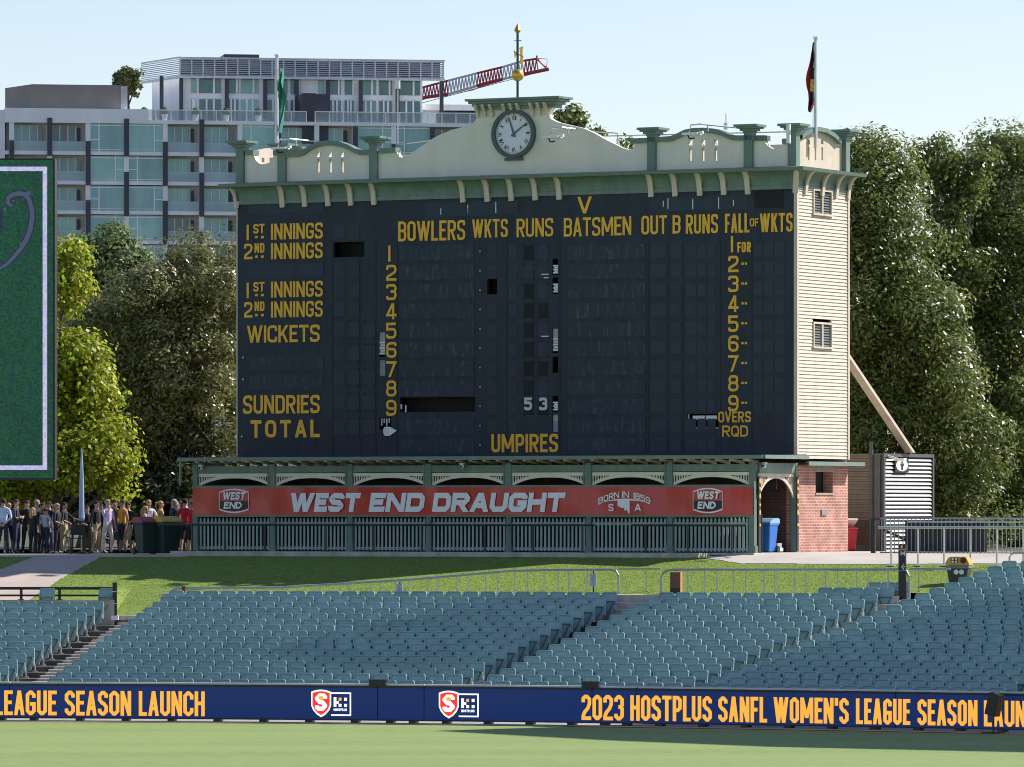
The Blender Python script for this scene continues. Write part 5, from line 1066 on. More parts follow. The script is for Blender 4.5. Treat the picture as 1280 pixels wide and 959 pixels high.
# concrete plant enclosure and penthouse
a = af(8, 120, 1)[0]; b_ = af(158, 120, 1)[0]; z1 = af(100, 106, 1)[1]
mb = MB().box(a+2.7, b_-.6, 1, 9, zr0+.001, z1); mb.add([(a,3,zr0),(a+2.7,1,zr0),(a+2.7,1,z1),(a,3,z1-.3)], [(0,1,2,3)]); mb.build('plant_enclosure', mat('board_concrete', (.30,.27,.24), .9, .25, .25, detail=8, stretch=(1,1,.6)), AB); MB().box(b_-.6, b_+.1, .9, 9, zr0+.001, z1-.1).build('enclosure_end', mat('end_grey', (.5,.5,.53)), AB)
pp = lambda px, py, d=6: af(px, py, d)
x0, x1, zt1 = pp(228, 80)[0], pp(528, 80)[0], pp(228, 96)[1]; zb1 = zr1
MB().box(x0, x1, 6, 16, zb1, zt1).build('penthouse_wall', M_aw, AB)
MB().add([(pp(190,100,14)[0],14,zb1),(x0,6,zb1),(x0,6,zt1),(pp(190,100,14)[0],14,zt1)], [(0,1,2,3)]).build('penthouse_side', M_aw, AB)
lv = MB(); xz = pp(553, 90)[0]; zt0, zt2 = zt1+.05, pp(228, 74)[1]
for k in range(9): z = zt0+(zt2-zt0)*(k+.2)/9; lv.box(x0-.3, xz, 4.9, 5.1, z, z+.11); lv.add([(pp(176,90,14)[0],14,z),(x0-.3,5,z),(x0-.3,5,z+.11),(pp(176,90,14)[0],14,z+.11)], [(0,1,2,3)])
lv.build('louvre_parapet', mat('louvre_grey', (.42,.45,.52), .6), AB)
fr = MB().box(x0-.4, xz+.1, 4.8, 5.3, zt0-.25, zt0).box(x0-.4, xz+.1, 4.8, 5.3, zt2, zt2+.15)
for k in range(24): x = x0-.35+(xz-x0+.3)*k/23; fr.box(x-.07, x+.07, 4.85, 5.15, zt0, zt2)
fr.add([(pp(176,90,14)[0],14,zt0-.3),(x0-.4,4.9,zt0-.3),(x0-.4,4.9,zt0),(pp(176,90,14)[0],14,zt0)], [(0,1,2,3)]).add([(pp(176,90,14)[0],14,zt2),(x0-.4,4.9,zt2),(x0-.4,4.9,zt2+.2),(pp(176,90,14)[0],14,zt2+.2)], [(0,1,2,3)]); fr.build('parapet_frame', mat('frame_pale', (.62,.64,.68), .5), AB)
MB().box(x0-.2, xz-.3, 5.6, 5.75, zt0, zt2-.1).build('roof_screen', M_char, AB)
MB().box(pp(280,70,8)[0], pp(324,70,8)[0], 8, 12, zt2, pp(300,68,8)[1]).build('lift_overrun', M_char, AB)
z_a, z_b, z_c, z_d = pp(300,97)[1]-.1, pp(300,117)[1], pp(300,124.5)[1], zb1+.01
wn = [(239,247),(249,278),(284,300),(301,325),(332,361),(363,378),(398,408),(411,428),(431,444),(450,472),(474,492),(499,527)]
for i, (p, q) in enumerate(wn):
    for (za, zb_) in ((z_b, z_a), (z_d, z_c)):
        xx0, xx1 = pp(p, 100)[0], pp(q-2, 100)[0]; w = MB().box(xx0, xx1, 5.88, 5.99, za, zb_).build('window', M_teald if i % 3 else M_teal, AB)
        f_ = MB(); nn = 1 if za == z_b else 2
        for k in range(1, nn+1): xm = xx0+(xx1-xx0)*k/(nn+1)+(.4 if nn == 1 else 0); f_.box(xm-.09, xm+.09, 5.8, 5.879, za, zb_)
        f_.build('window_frame', M_aw, w)
M_tg = mat('terrace_glass', (.26,.34,.38), .15, .15, .2, spec=.8); _n = M_tg.node_tree; _t = _n.nodes.new('ShaderNodeBsdfTransparent'); _m = _n.nodes.new('ShaderNodeMixShader'); _m.inputs[0].default_value = .55
_n.links.new(_n.nodes['Principled BSDF'].outputs[0], _m.inputs[1]); _n.links.new(_t.outputs[0], _m.inputs[2]); _n.links.new(_m.outputs[0], _n.nodes['Material Output'].inputs[0])
dp = MB()
for px in (202, 226.5, 283.5, 331.5, 371, 410, 451, 497, 552): x = pp(px, 110, 5.5)[0]; dp.box(x-.2, x+.2, 5.4, 5.7, zb1, zt1)
dp.each('column', M_char, AB)
x, q = pp(378,140,1)[0], pp(410,140,1)[0]; MB().box(x, q-1.3, .6, 4, zs[0]-3, pp(390,117,1)[1]).box(q-1.3, q, .6, 4, pp(400,170,1)[1]-1, pp(390,118,1)[1]).build('dark_tower', M_char, AB)
for p, q, y0, y1 in ((176, 383, 137, 150), (394, 640, 141, 155)):
    xx0, xx1 = af(p, 145)[0], af(q, 145)[0]; B_ = MB().box(xx0, xx1, .1, .14, zr1-.1 if p < 300 else zr1-.2, zr1+1.05).build('terrace_balustrade', M_tg, AB); f_ = MB(); n = int((xx1-xx0)/1.5)
    for k in range(n+1): x = xx0+(xx1-xx0)*k/n; f_.box(x-.05, x+.05, .0, .099, zr1, zr1+1.1)
    f_.box(xx0, xx1, .02, .2, zr1+1.06, zr1+1.14); f_.build('balustrade_frame', M_aw, B_)
MB().box(xB[3]+2.5, xB[-1]+3, 2, 5.4, zr1-.4, zr1+.01).build('terrace_floor', M_conc, AB)
MB().box(pp(553,130)[0]-6, pp(640,130)[0], 7, 12, pp(570,137)[1], pp(570,130)[1]).build('pergola_roof', M_aw, AB); MB().box(pp(555,130)[0], pp(640,130)[0], 8, 12, zb1, pp(570,138)[1]).build('pergola_back', M_char, AB)
M_topi = mat('topiary_green', (.07,.12,.035), .9, .5, 3, bump=1)
for i, px in enumerate((180, 205.5, 244.5, 282.5, 322)):
    x, z = af(px, 141, 1.2); P = AF.O+AF.u*x+AF.w*(.9); t = thing('topiary_ball', ('clipped ball shrub at the very end of the roof terrace', 'clipped ball shrub near the roof tree on the terrace', 'clipped ball shrub before the first terrace window', 'clipped ball shrub below the grey rooftop lift box', 'clipped ball shrub beside the green flag')[i], 'shrub', (P.x, P.y, zr1+4.14), 0, 'ball shrubs on the roof terrace')
    mb = MB(); mb.ball((0,0,1.0), .42, 12); mb.v = [tuple(Vector(v)+Vector((random.uniform(-.06,.06), random.uniform(-.06,.06), random.uniform(-.06,.06)))) for v in mb.v]; mb.build('foliage', M_topi, t); MB().lathe([(.22,0),(.34,.7)], (0,0,0), 10).build('pot', M_aw, t)
# ------------------------------------------------------------------ crane
YC = 900; O = at(520, 122, YC); cq = lambda px, py, d=0: at(px, py, YC+d)-Vector((O.x, YC, 0))
CR = thing('tower_crane', 'red and white lattice crane jib behind the clock gable', 'crane', (O.x, YC, 0)); M_cr = mat('crane_red', (.45,.05,.075), .5); M_cw = mat('crane_white', (.62,.60,.62), .5)
low = [(500,133),(530,122),(560,118),(605,105),(640,96),(686,86.5)]; upp = [(500,118),(530,109),(560,101),(595,92),(628,84),(660,74.5),(672,73.5)]
def ip(P, px):
    for a, b_ in zip(P[:-1], P[1:]):
        if a[0] <= px <= b_[0]: return a[1]+(b_[1]-a[1])*(px-a[0])/(b_[0]-a[0])
    return P[-1][1]
secs = [(500,532,1),(532,560,1),(560,596,0),(596,628,1),(628,655,0),(655,686,1)]
weather(M_aw, .1, .12); weather(M_teal, .45, .1, (1,1,.25)); weather(M_teald, .45, .1, (1,1,.25)); weather(MATS['teal_bright'], .3, .1, (1,1,.25))  # on the glass the streaks stand in for reflections and curtains
for p, q, red in secs:
    mb = MB(); n = max(3, int((q-p)/4))
    for d in (-1, 1):
        mb.tube([cq(p, ip(low, p), d), cq(q, ip(low, q), d)], .22 if not red else .3, 5)
    if p < 670: mb.tube([cq(p, ip(upp, p)), cq(min(q, 671), ip(upp, min(q, 671)))], .18, 5)
    for k in range(n):
        a, b_ = p+(q-p)*k/n, p+(q-p)*(k+1)/n; m_ = (a+b_)/2
        if m_ > 672: continue
        for d in (-1, 1): mb.tube([cq(a, ip(low, a), d), cq(m_, ip(upp, m_))], .1, 4); mb.tube([cq(m_, ip(upp, m_)), cq(b_, ip(low, b_), d)], .1, 4)
    if p > 650: mb.tube([cq(671,73.5), cq(684,86)], .15, 4)
    mb.build('jib_section', M_cr if red else M_cw, CR)
MB().add([cq(570,117,-1), cq(633,100,-1), cq(605,108,-1), cq(590,113.5,-1)], [(0,1,2,3)]).build('walkway', M_cr, CR); MB().tube([cq(683,87), cq(684,74), cq(670,73)], .06, 4).tube([cq(671,73.6), cq(671,69.5)], .15, 4).build('tip_rail', M_cr, CR)
MB().tube([cq(500,136), cq(683,88)], .05, 4).build('cable', mat('cable_grey', (.3,.3,.3)), CR)
MB().tube([cq(505,126)-Vector((0,0,0)), Vector((cq(505,126).x, 0, 0))], 1.0, 4).build('mast', M_cr, CR)
P = at(1258, 174, 700); t = thing('far_rooftop', 'flat grey rooftop corner peeping over the far trees', 'building', (P.x, 700, 4)); MB().box(-1.2,3,0,6,0,P.z-4).build('wall', mat('roof_grey', (.32,.34,.36)), t); MB().box(-1.5,3.3,-.3,6.3,P.z-4,P.z-3.6).build('roof', M_char, t)
# ------------------------------------------------------------------ unseen roof sheets, outlined from the shadows they throw on seats and field
def lift(px, py, zg, zr): p = at(px, py, FPX*(CZ-zg)/(py-HZ)); k = (zr-zg)/SUNV.z; return p+SUNV*k
def on_rows(px, py):                           # point of the seat tops under a photo pixel
    Y = 138.0
    while Y < 178:
        p = at(px, py, Y); r = (math.hypot(p.x-CX, p.y-CY)-74.1)/RD
        if p.z <= row_z(r)+.72: break
        Y += .05
    return at(px, py, Y)
A = [(328,813),(372,803),(470,780),(580,761),(607,749),(660,741),(760,739),(866,739),(840,755),(790,775),(740,792),(690,812),(640,826),(570,836),(500,842),(420,838),(360,826)]
B = [on_rows(*p) for p in [(1330,722),(1243,748),(1160,765),(1100,783),(1020,808),(960,829),(872,855)]]+[at(x, y, FPX*CZ/(y-HZ)) for x, y in [(545,913.5),(640,919),(760,925.5),(960,933.5),(1280,940.5),(1600,948)]]
GR = thing('shade_canopy', 'unseen stand canopy shaped to cast the shadows on seats and field', 'shadow caster', (40, 172, 4.14)); Oc = Vector((40,172,4.14)); ZR = 26.0
def canopy(P, name, zr):
    Q = []
    for p in P: k = (zr-p.z)/SUNV.z; v = p+SUNV*k-Oc; Q.append((v.x, v.y))
    MB().prism(Q, 'z', zr-Oc.z, zr-Oc.z+.05).build(name, M_aw, GR); return Q
qa = canopy([on_rows(*p) for p in A], 'canopy', ZR); qb = canopy(B, 'canopy', ZR)
bx = max(v[0] for v in qb); MB().tube([(bx-1, qb[0][1]-3, -4), (bx-1, qb[0][1]-3, ZR-Oc.z)], .5, 8).build('column', M_aw, GR)
MB().tube([(qa[7][0]-1, qa[7][1]-.5, ZR-Oc.z-.03), (bx-1, qb[0][1]-3, ZR-Oc.z-.03)], .05, 6).build('tie_cable', M_aw, GR)
# ------------------------------------------------------------------ trees
def leaf_mat(name, cols, trans=.25, rough=.3, spec=.6, tcol=None):
    m = bpy.data.materials.new(name); m.use_nodes = True; n = m.node_tree; b = n.nodes['Principled BSDF']; b.inputs['Roughness'].default_value = rough; b.inputs['Specular IOR Level'].default_value = spec
    g = n.nodes.new('ShaderNodeNewGeometry'); cr = n.nodes.new('ShaderNodeValToRGB'); e = cr.color_ramp.elements
    e[0].position = 0; e[0].color = (*cols[0],1); e[1].position = 1; e[1].color = (*cols[-1],1)
    for i, c in enumerate(cols[1:-1]): q = e.new((i+1)/(len(cols)-1)); q.color = (*c,1)
    n.links.new(g.outputs['Random Per Island'], cr.inputs[0]); n.links.new(cr.outputs[0], b.inputs['Base Color'])
    tr = n.nodes.new('ShaderNodeBsdfTranslucent'); mx = n.nodes.new('ShaderNodeMixShader'); mx.inputs[0].default_value = trans
    if tcol: tr.inputs['Color'].default_value = (*tcol,1)
    else: n.links.new(cr.outputs[0], tr.inputs['Color'])
    n.links.new(b.outputs[0], mx.inputs[1]); n.links.new(tr.outputs[0], mx.inputs[2]); n.links.new(mx.outputs[0], n.nodes['Material Output'].inputs[0]); return m
L_fig = leaf_mat('fig_leaf', [(.085,.11,.03),(.15,.17,.048),(.22,.225,.07),(.30,.285,.11),(.38,.34,.15)], .36, .36, .6)
L_figr = leaf_mat('fig_leaf_right', [(.075,.11,.024),(.135,.18,.038),(.21,.25,.058),(.29,.30,.09)], .45, .36, .65)
L_plane = leaf_mat('plane_leaf', [(.16,.24,.02),(.30,.38,.03),(.44,.48,.045),(.55,.48,.07)], .55, .4, .4)
L_pale = leaf_mat('pale_leaf', [(.13,.19,.07),(.19,.25,.09),(.26,.31,.12)], .35, .5, .3)
L_oliv = leaf_mat('olive_leaf', [(.09,.13,.045),(.17,.21,.07),(.20,.12,.06)], .2, .5, .3)
M_bark = mat('bark', (.10,.08,.065), .9, .3, 6, bump=.5)
def leaves(mesh_name, m, blobs, n, ls, sig, up=.35, fill=(.22, 1.04), aspect=.5, per=90):
    """blobs: (centre, radii). leaf-sized faces gathered in clumps through the crown's volume."""
    w = np.array([b[1][0]*b[1][2]+b[1][0]*b[1][1] for b in blobs]); w = w/w.sum(); nc = max(1, n//per); P = []; D = []
    for (c, r), k in zip(blobs, rng.multinomial(nc, w)):
        k = int(k)
        d = rng.normal(size=(k,3)); d /= np.linalg.norm(d, axis=1)[:,None]; f = fill[0]+(fill[1]-fill[0])*rng.random(k)**.45
        cc = np.array(c)+d*np.array(r)*f[:,None]
        o = rng.normal(size=(k*per,3)); o /= np.linalg.norm(o, axis=1)[:,None]; cs = np.repeat(rng.uniform(.55,1.5,k), per)[:,None]
        q = np.repeat(cc, per, 0)+o*np.array([1.15,1.15,.75])*sig*1.7*cs*rng.random((k*per,1))**.4; P.append(q); D.append(o*.9+np.repeat(d, per, 0)*.35)
    P = np.concatenate(P); D = np.concatenate(D); N = len(P)
    nrm = D+rng.normal(size=(N,3))*.55; nrm[:,2] += up; nrm /= np.linalg.norm(nrm, axis=1)[:,None]
    t = np.cross(nrm, rng.normal(size=(N,3))); t /= np.linalg.norm(t, axis=1)[:,None]; s = np.cross(nrm, t)
    L = ls*rng.uniform(.65,1.3,(N,1)); V = np.empty((N,4,3)); V[:,0] = P-t*L*.5; V[:,1] = P+s*L*aspect*.5+t*L*.05; V[:,2] = P+t*L*.5; V[:,3] = P-s*L*aspect*.5+t*L*.05
    me = bpy.data.meshes.new(mesh_name); me.vertices.add(N*4); me.vertices.foreach_set('co', V.reshape(-1)); me.loops.add(N*4); me.loops.foreach_set('vertex_index', np.arange(N*4, dtype=np.int32))
    me.polygons.add(N); me.polygons.foreach_set('loop_start', np.arange(0, N*4, 4, dtype=np.int32)); me.polygons.foreach_set('loop_total', np.full(N, 4, dtype=np.int32)); me.update(); me.validate(); me.materials.append(m); return me
def tree(name, label, base, blobs_px, Y, n, ls, sig, m, group=None, zg=G, tr=.35, up=.35, fill=(.22,1.04), aspect=.5, per=90):
    bx = at(base, HZ, Y).x; t = thing(name, label, 'tree', (bx, Y, zg), 0, group); k = Y/FPX; bl = []
    for b in blobs_px:
        px, py, rx, ry = b[:4]; dy = b[4] if len(b) > 4 else 0; c = at(px, py, Y); bl.append(((c.x-bx, dy, c.z-zg), (rx*k, (rx+ry)/2*k*.8, ry*k)))
    o = bpy.data.objects.new('crown', leaves('crown', m, bl, n, ls, sig, up, fill, aspect, per)); COL.objects.link(o); o.parent = t
    top = max(b[0][2] for b in bl); mid = min(b[0][2] for b in bl)*.55; mb = MB()
    mb.tube([(0,0,-.1),(.08*tr,.0,mid*.5),(0,.05,mid),(.1,0,mid+(top-mid)*.6)], [tr*1.35, tr, tr*.8, tr*.3], 9)
    for c, r in bl:
        c = Vector(c); s = Vector((0,.03,mid*(.7+.3*random.random()))); q = (s+c)/2+Vector((random.uniform(-.3,.3), random.uniform(-.2,.2), .1)); mb.tube([s, q, c, c+Vector((r[0]*.5*random.choice((-1,1)), -r[1]*.5, r[2]*.4))], [tr*.5, tr*.36, tr*.2, tr*.07], 6)
    mb.build('trunk', M_bark, t, smooth=True); return t
tree('fig_tree', 'dark brown-green fig tree filling the gap left of the scoreboard', 215, [(262,360,56,62,0),(190,395,62,62,-.5),(120,430,58,66,0),(288,440,40,80,.5),(235,470,70,75,-.8),(160,520,64,75,.2),(270,560,56,90,-.5),(205,610,62,70,.4),(285,345,34,46,1),(215,545,64,60,.9),(265,610,40,60,.8),(180,470,50,50,1.0),(240,400,50,50,.8)], 195, 120000, .17, .46, L_fig, 'fig trees', aspect=.42, per=330, fill=(.5,1.05), up=.55)
tree('fig_tree', 'shaded undergrowth fig behind the crowd of people', 110, [(40,600,70,60,0),(120,610,66,60,.5),(190,630,60,50,0),(235,590,34,70,.6)], 194, 24000, .19, .36, leaf_mat('shade_leaf', [(.02,.035,.012),(.035,.055,.016),(.06,.08,.02)], .1, .35, .6), 'fig trees')  # shade beneath the crowns put into darker leaf colours
tree('plane_tree', 'sunlit yellow-green plane tree between the video screen and the crowd', 70, [(84,335,28,34,0),(60,360,44,50,.3),(88,452,44,36,-.2),(64,500,54,56,0),(110,490,36,44,.2),(130,560,40,36,0),(90,570,54,50,-.4),(30,580,60,40,0),(150,598,22,24,.1),(10,620,30,22,.3)], 188, 30000, .17, .33, L_plane, up=.5, aspect=.8, tr=.2, fill=(.45,1.02))
tree('round_tree', 'pale green rounded tree in front of the apartment block', 140, [(140,322,40,34,0),(115,335,30,30,1),(160,350,36,36,-1),(125,365,40,36,0)], 330, 14000, .34, .5, L_pale, tr=.3)
tree('fig_tree', 'tall fig tree right beside the cream weatherboard tower', 1080, [(1085,215,38,42,0),(1060,270,50,60,.3),(1110,300,48,62,-.3),(1075,370,60,66,-.8),(1130,420,62,60,-.6),(1085,470,54,60,-.2),(1160,480,60,60,-1.0),(1105,235,30,40,.2),(1135,375,40,40,-.5),(1150,420,60,60,.2),(1060,480,40,70,.2),(1120,545,62,60,0),(1190,560,60,70,-.6),(1200,630,70,46,0),(1075,548,26,22,-1.5)], 189, 135000, .165, .50, L_figr, 'fig trees', aspect=.45, per=420, fill=(.5,1.06), up=.55)
tree('fig_tree', 'thin topped fig tree with sky showing through its branches', 1180, [(1172,200,34,26,0),(1160,225,24,36,.4),(1192,240,26,36,-.3),(1176,300,22,40,0),(1198,330,40,36,.3),(1160,360,40,34,0),(1220,210,22,26,.2)], 194, 15000, .19, .30, L_figr, 'fig trees', fill=(.2,1.05), aspect=.45)
tree('fig_tree', 'broad fig tree at the far right behind the shaded seats', 1270, [(1232,200,36,28,0),(1262,235,48,62,.2),(1280,190,24,20,0),(1290,320,56,80,-.4),(1235,320,36,56,.4),(1240,420,44,66,.6),(1295,460,56,80,0),(1260,540,60,80,.2),(1300,620,66,60,0),(1205,400,50,60,-.3),(1215,480,50,60,.4),(1215,270,34,44,.2),(1225,380,42,60,-1.6),(1252,470,50,56,-2.0),(1272,330,40,50,-1.4),(1265,570,50,50,-1.6),(1230,640,56,40,.4)], 197, 130000, .165, .52, L_figr, 'fig trees', aspect=.45, per=420, fill=(.5,1.06), up=.55)
tree('fig_tree', 'treetop peeping over the curved gable right of the clock', 722, [(716,148,20,14,0),(730,158,18,18,0),(705,160,16,16,0),(745,172,22,14,.3),(765,182,20,12,.2),(720,190,40,20,0)], 230, 2600, .26, .26, L_figr, 'fig trees', aspect=.45)
xr = af(158, 100, 4); P = AF.O+AF.u*xr[0]+AF.w*4
tree('roof_tree', 'bushy green and reddish tree growing on the apartment roof', 160, [(153,99,8,9,0),(163,95,10,8,0),(160,108,13,10,0),(171,110,8,10,-.4)], P.y, 5000, .42, .30, L_oliv, zg=zr1+4.14, tr=.2)
# ------------------------------------------------------------------ people in the crowd
SEGCAT = {}
def body_mesh(name, pose):
    J = {}; R2 = {}; E = []; C = []
    def j(n, p, r): J[n] = Vector(p); R2[n] = r
    def e(a, b, c): E.append((a, b)); C.append(c)
    j('pel', (0,.0,.93), (.15,.115)); j('wai', (0,-.005,1.08), (.135,.10)); j('che', (0,0,1.28), (.16,.115)); j('uch', (0,.01,1.40), (.12,.09)); j('nek', (0,.01,1.49), (.055,.055)); j('jaw', (0,-.012,1.555), (.068,.075)); j('hed', (0,-.005,1.635), (.078,.095)); j('top', (0,.005,1.70), (.062,.075))
    for a, b, c in (('pel','wai',1),('wai','che',1),('che','uch',1),('uch','nek',0),('nek','jaw',0),('jaw','hed',0),('hed','top',0)): e(a, b, c)
    st = pose.get('stride', .0)
    for s, n in ((-1,'l'),(1,'r')):
        f = st*s
        j('hip'+n, (s*.09,0,.86), (.095,.10)); j('kne'+n, (s*(.10+pose.get('wide',0)*.5),-.02-f*.5,.49), (.062,.066)); j('cal'+n, (s*(.105+pose.get('wide',0)*.7),.01-f*.2,.36), (.056,.06)); j('ank'+n, (s*(.11+pose.get('wide',0)),.02+f*.15,.085), (.042,.045)); j('toe'+n, (s*(.13+pose.get('wide',0)),-.15+f*.15,.045), (.042,.036))
        e('pel','hip'+n,4); e('hip'+n,'kne'+n,4); e('kne'+n,'cal'+n,5); e('cal'+n,'ank'+n,5); e('ank'+n,'toe'+n,6)
        el, wr, hd = pose['arm'+n]
        j('sho'+n, (s*.17,.01,1.40), (.065,.062)); j('elb'+n, (s*el[0],el[1],el[2]), (.043,.043)); j('wri'+n, (s*wr[0],wr[1],wr[2]), (.030,.028)); j('han'+n, (s*hd[0],hd[1],hd[2]), (.034,.020))
        e('uch','sho'+n,1); e('sho'+n,'elb'+n,2); e('elb'+n,'wri'+n,3); e('wri'+n,'han'+n,0)
        w, h = J['wri'+n], J['han'+n]; d = (h-w).normalized(); sd = d.cross(Vector((0,1,0))); sd = sd.normalized() if sd.length > .2 else Vector((1,0,0)); cu = d.cross(sd)
        for k, (off, ln) in enumerate(((-.027,.062),(-.009,.075),(.009,.07),(.027,.055))):
            a = h+sd*off+d*.03; j('f%d%s' % (k,n), a, (.0095,.0095)); j('g%d%s' % (k,n), a+d*ln*.55+cu*.008, (.009,.009)); j('h%d%s' % (k,n), a+d*ln+cu*.03, (.0075,.0075)); e('han'+n,'f%d%s' % (k,n),0); e('f%d%s' % (k,n),'g%d%s' % (k,n),0); e('g%d%s' % (k,n),'h%d%s' % (k,n),0)
        a = w+(h-w)*.45; j('t0'+n, a+sd*-.035+d*.0, (.011,.011)); j('t1'+n, a+sd*-.055+d*.045+cu*.012, (.009,.009)); e('wri'+n,'t0'+n,0); e('t0'+n,'t1'+n,0)
    names = list(J); me = bpy.data.meshes.new(name); me.from_pydata([tuple(J[n]) for n in names], [(names.index(a), names.index(b)) for a, b in E], [])
    o = bpy.data.objects.new(name, me); COL.objects.link(o); o.modifiers.new('skin', 'SKIN')
    if not me.skin_vertices: me.attributes.new if False else None
    bpy.context.view_layer.objects.active = o
    if not me.skin_vertices: bpy.ops.mesh.customdata_skin_add()
    for i, n in enumerate(names): me.skin_vertices[0].data[i].radius = R2[n]; me.skin_vertices[0].data[i].use_root = (i == 0)
    s = o.modifiers.new('sub', 'SUBSURF'); s.levels = 1; s.render_levels = 1
    dg = bpy.context.evaluated_depsgraph_get(); dg.update(); out = bpy.data.meshes.new_from_object(o.evaluated_get(dg)); bpy.data.objects.remove(o)
    P0 = np.array([J[a] for a, b in E]); P1 = np.array([J[b] for a, b in E]); Rr = np.array([(R2[a][0]+R2[b][0])/2 for a, b in E]); ctr = np.array([p.center for p in out.polygons]); d = P1-P0; L2 = (d**2).sum(1)
    tt_ = np.clip(((ctr[:,None]-P0)*d).sum(2)/L2, 0, 1); dist = np.linalg.norm(ctr[:,None]-(P0+tt_[...,None]*d), axis=2)/Rr; cat = np.array(C)[dist.argmin(1)]
    cat[(ctr[:,2] > 1.455)&(np.abs(ctr[:,0]) < .12)] = 0; cat[(cat == 1)&(ctr[:,2] < .99)] = 4
    mb = MB(); mb.v = [tuple(v.co) for v in out.vertices]; mb.f = [tuple(p.vertices) for p in out.polygons]; mb.m = [int(c) for c in cat]
    zmin = min(v[2] for v in mb.v); mb.v = [(x,y,z-zmin) for x, y, z in mb.v]; dz = -zmin
    mb.add([(-.016,-.095,1.60+dz),(.016,-.095,1.60+dz),(0,-.122,1.605+dz),(0,-.09,1.66+dz)], [(0,1,2),(0,2,3),(1,3,2)], 0)
    for s in (-1, 1): mb.ball((s*.034,-.088,1.645+dz), (.014,.008,.008), 6, 7); mb.ball((s*.084,.005,1.62+dz), (.012,.022,.033), 6, 0)
    mb.box(-.026,.026,-.096,-.08,1.562+dz,1.571+dz,8)
    bpy.data.meshes.remove(out); return mb, dz
ARM = {'down': ((.25,.02,1.14),(.27,-.04,.90),(.275,-.06,.82)), 'cross': ((.25,-.06,1.14),(.02,-.20,1.16),(-.08,-.19,1.18)), 'behind': ((.27,.08,1.14),(.10,.17,.97),(.04,.18,.93)), 'face': ((.24,-.16,1.19),(.07,-.19,1.43),(.045,-.15,1.51)),
       'front': ((.25,-.03,1.13),(.08,-.20,1.04),(.03,-.22,1.02)), 'hip': ((.34,.06,1.15),(.19,-.02,1.0),(.15,-.05,.97)), 'reach': ((.30,-.16,1.20),(.36,-.38,1.14),(.37,-.46,1.13))}
POSES = {'stand': ('down','down',0,.03), 'cross': ('cross','cross',0,.03), 'behind': ('behind','behind',0,.05), 'face': ('face','down',.1,.07), 'front': ('front','front',0,.02), 'hip': ('hip','down',.12,.02), 'reach': ('front','reach',.1,.02), 'walk': ('down','front',.22,.0)}
BODY = {}
for k, (a, b_, st, wd) in POSES.items():
    mb, dz = body_mesh('person_'+k, {'arml': ARM[a], 'armr': ARM[b_], 'stride': st, 'wide': wd}); BODY[k] = (mb.mesh('person', [M_white]*9), dz)
def hair_mesh(kind):
    mb = MB(); mb.ball((0,.012,1.665), (.088,.102,.088), 12); mb.v = [(x, y+.0, z if (y > -.03 or z > 1.665) else max(z, 1.675)) for x, y, z in mb.v]
    if kind == 'long': mb.tube([(0,.06,1.66),(0,.095,1.56),(0,.105,1.44),(0,.11,1.34)], [.075,.095,.09,.05], 9); [mb.tube([(s*.075,.03,1.66),(s*.085,.04,1.55),(s*.08,.05,1.44)], [.03,.035,.02], 6) for s in (-1, 1)]
    if kind == 'tail': mb.tube([(0,.09,1.70),(0,.15,1.68),(0,.16,1.56),(0,.14,1.46)], [.03,.045,.04,.015], 7)
    if kind == 'cap': mb.box(-.07,.07,-.18,-.06,1.675,1.69)
    return mb.mesh('hair', M_black)
HAIR = {k: hair_mesh(k) for k in ('short', 'long', 'tail', 'cap')}
def cm(c): return mat('cloth_%02x%02x%02x' % tuple(int(min(1, v)*255) for v in c), c, .85, .12, 5)
SK = [mat('skin_light', (.50,.30,.22), .55), mat('skin_tan', (.40,.22,.15), .55), mat('skin_pink', (.55,.33,.26), .55)]
M_eye = mat('eye_dark', (.02,.015,.015)); M_lip = mat('lip', (.30,.11,.10)); shoeW = cm((.7,.7,.68)); shoeB = cm((.015,.015,.016))
NAVY, BLK, BLUE, GREY, RED, GOLD, LAV, WHT, KHA, JEAN, CREAM = (.025,.035,.075), (.02,.02,.023), (.50,.60,.80), (.42,.44,.47), (.55,.02,.035), (.60,.30,.03), (.66,.56,.80), (.80,.81,.83), (.50,.41,.27), (.07,.10,.17), (.78,.72,.64)
BRN, BLD, DRK, GRY = (.06,.035,.02), (.42,.28,.12), (.018,.013,.011), (.30,.27,.24)
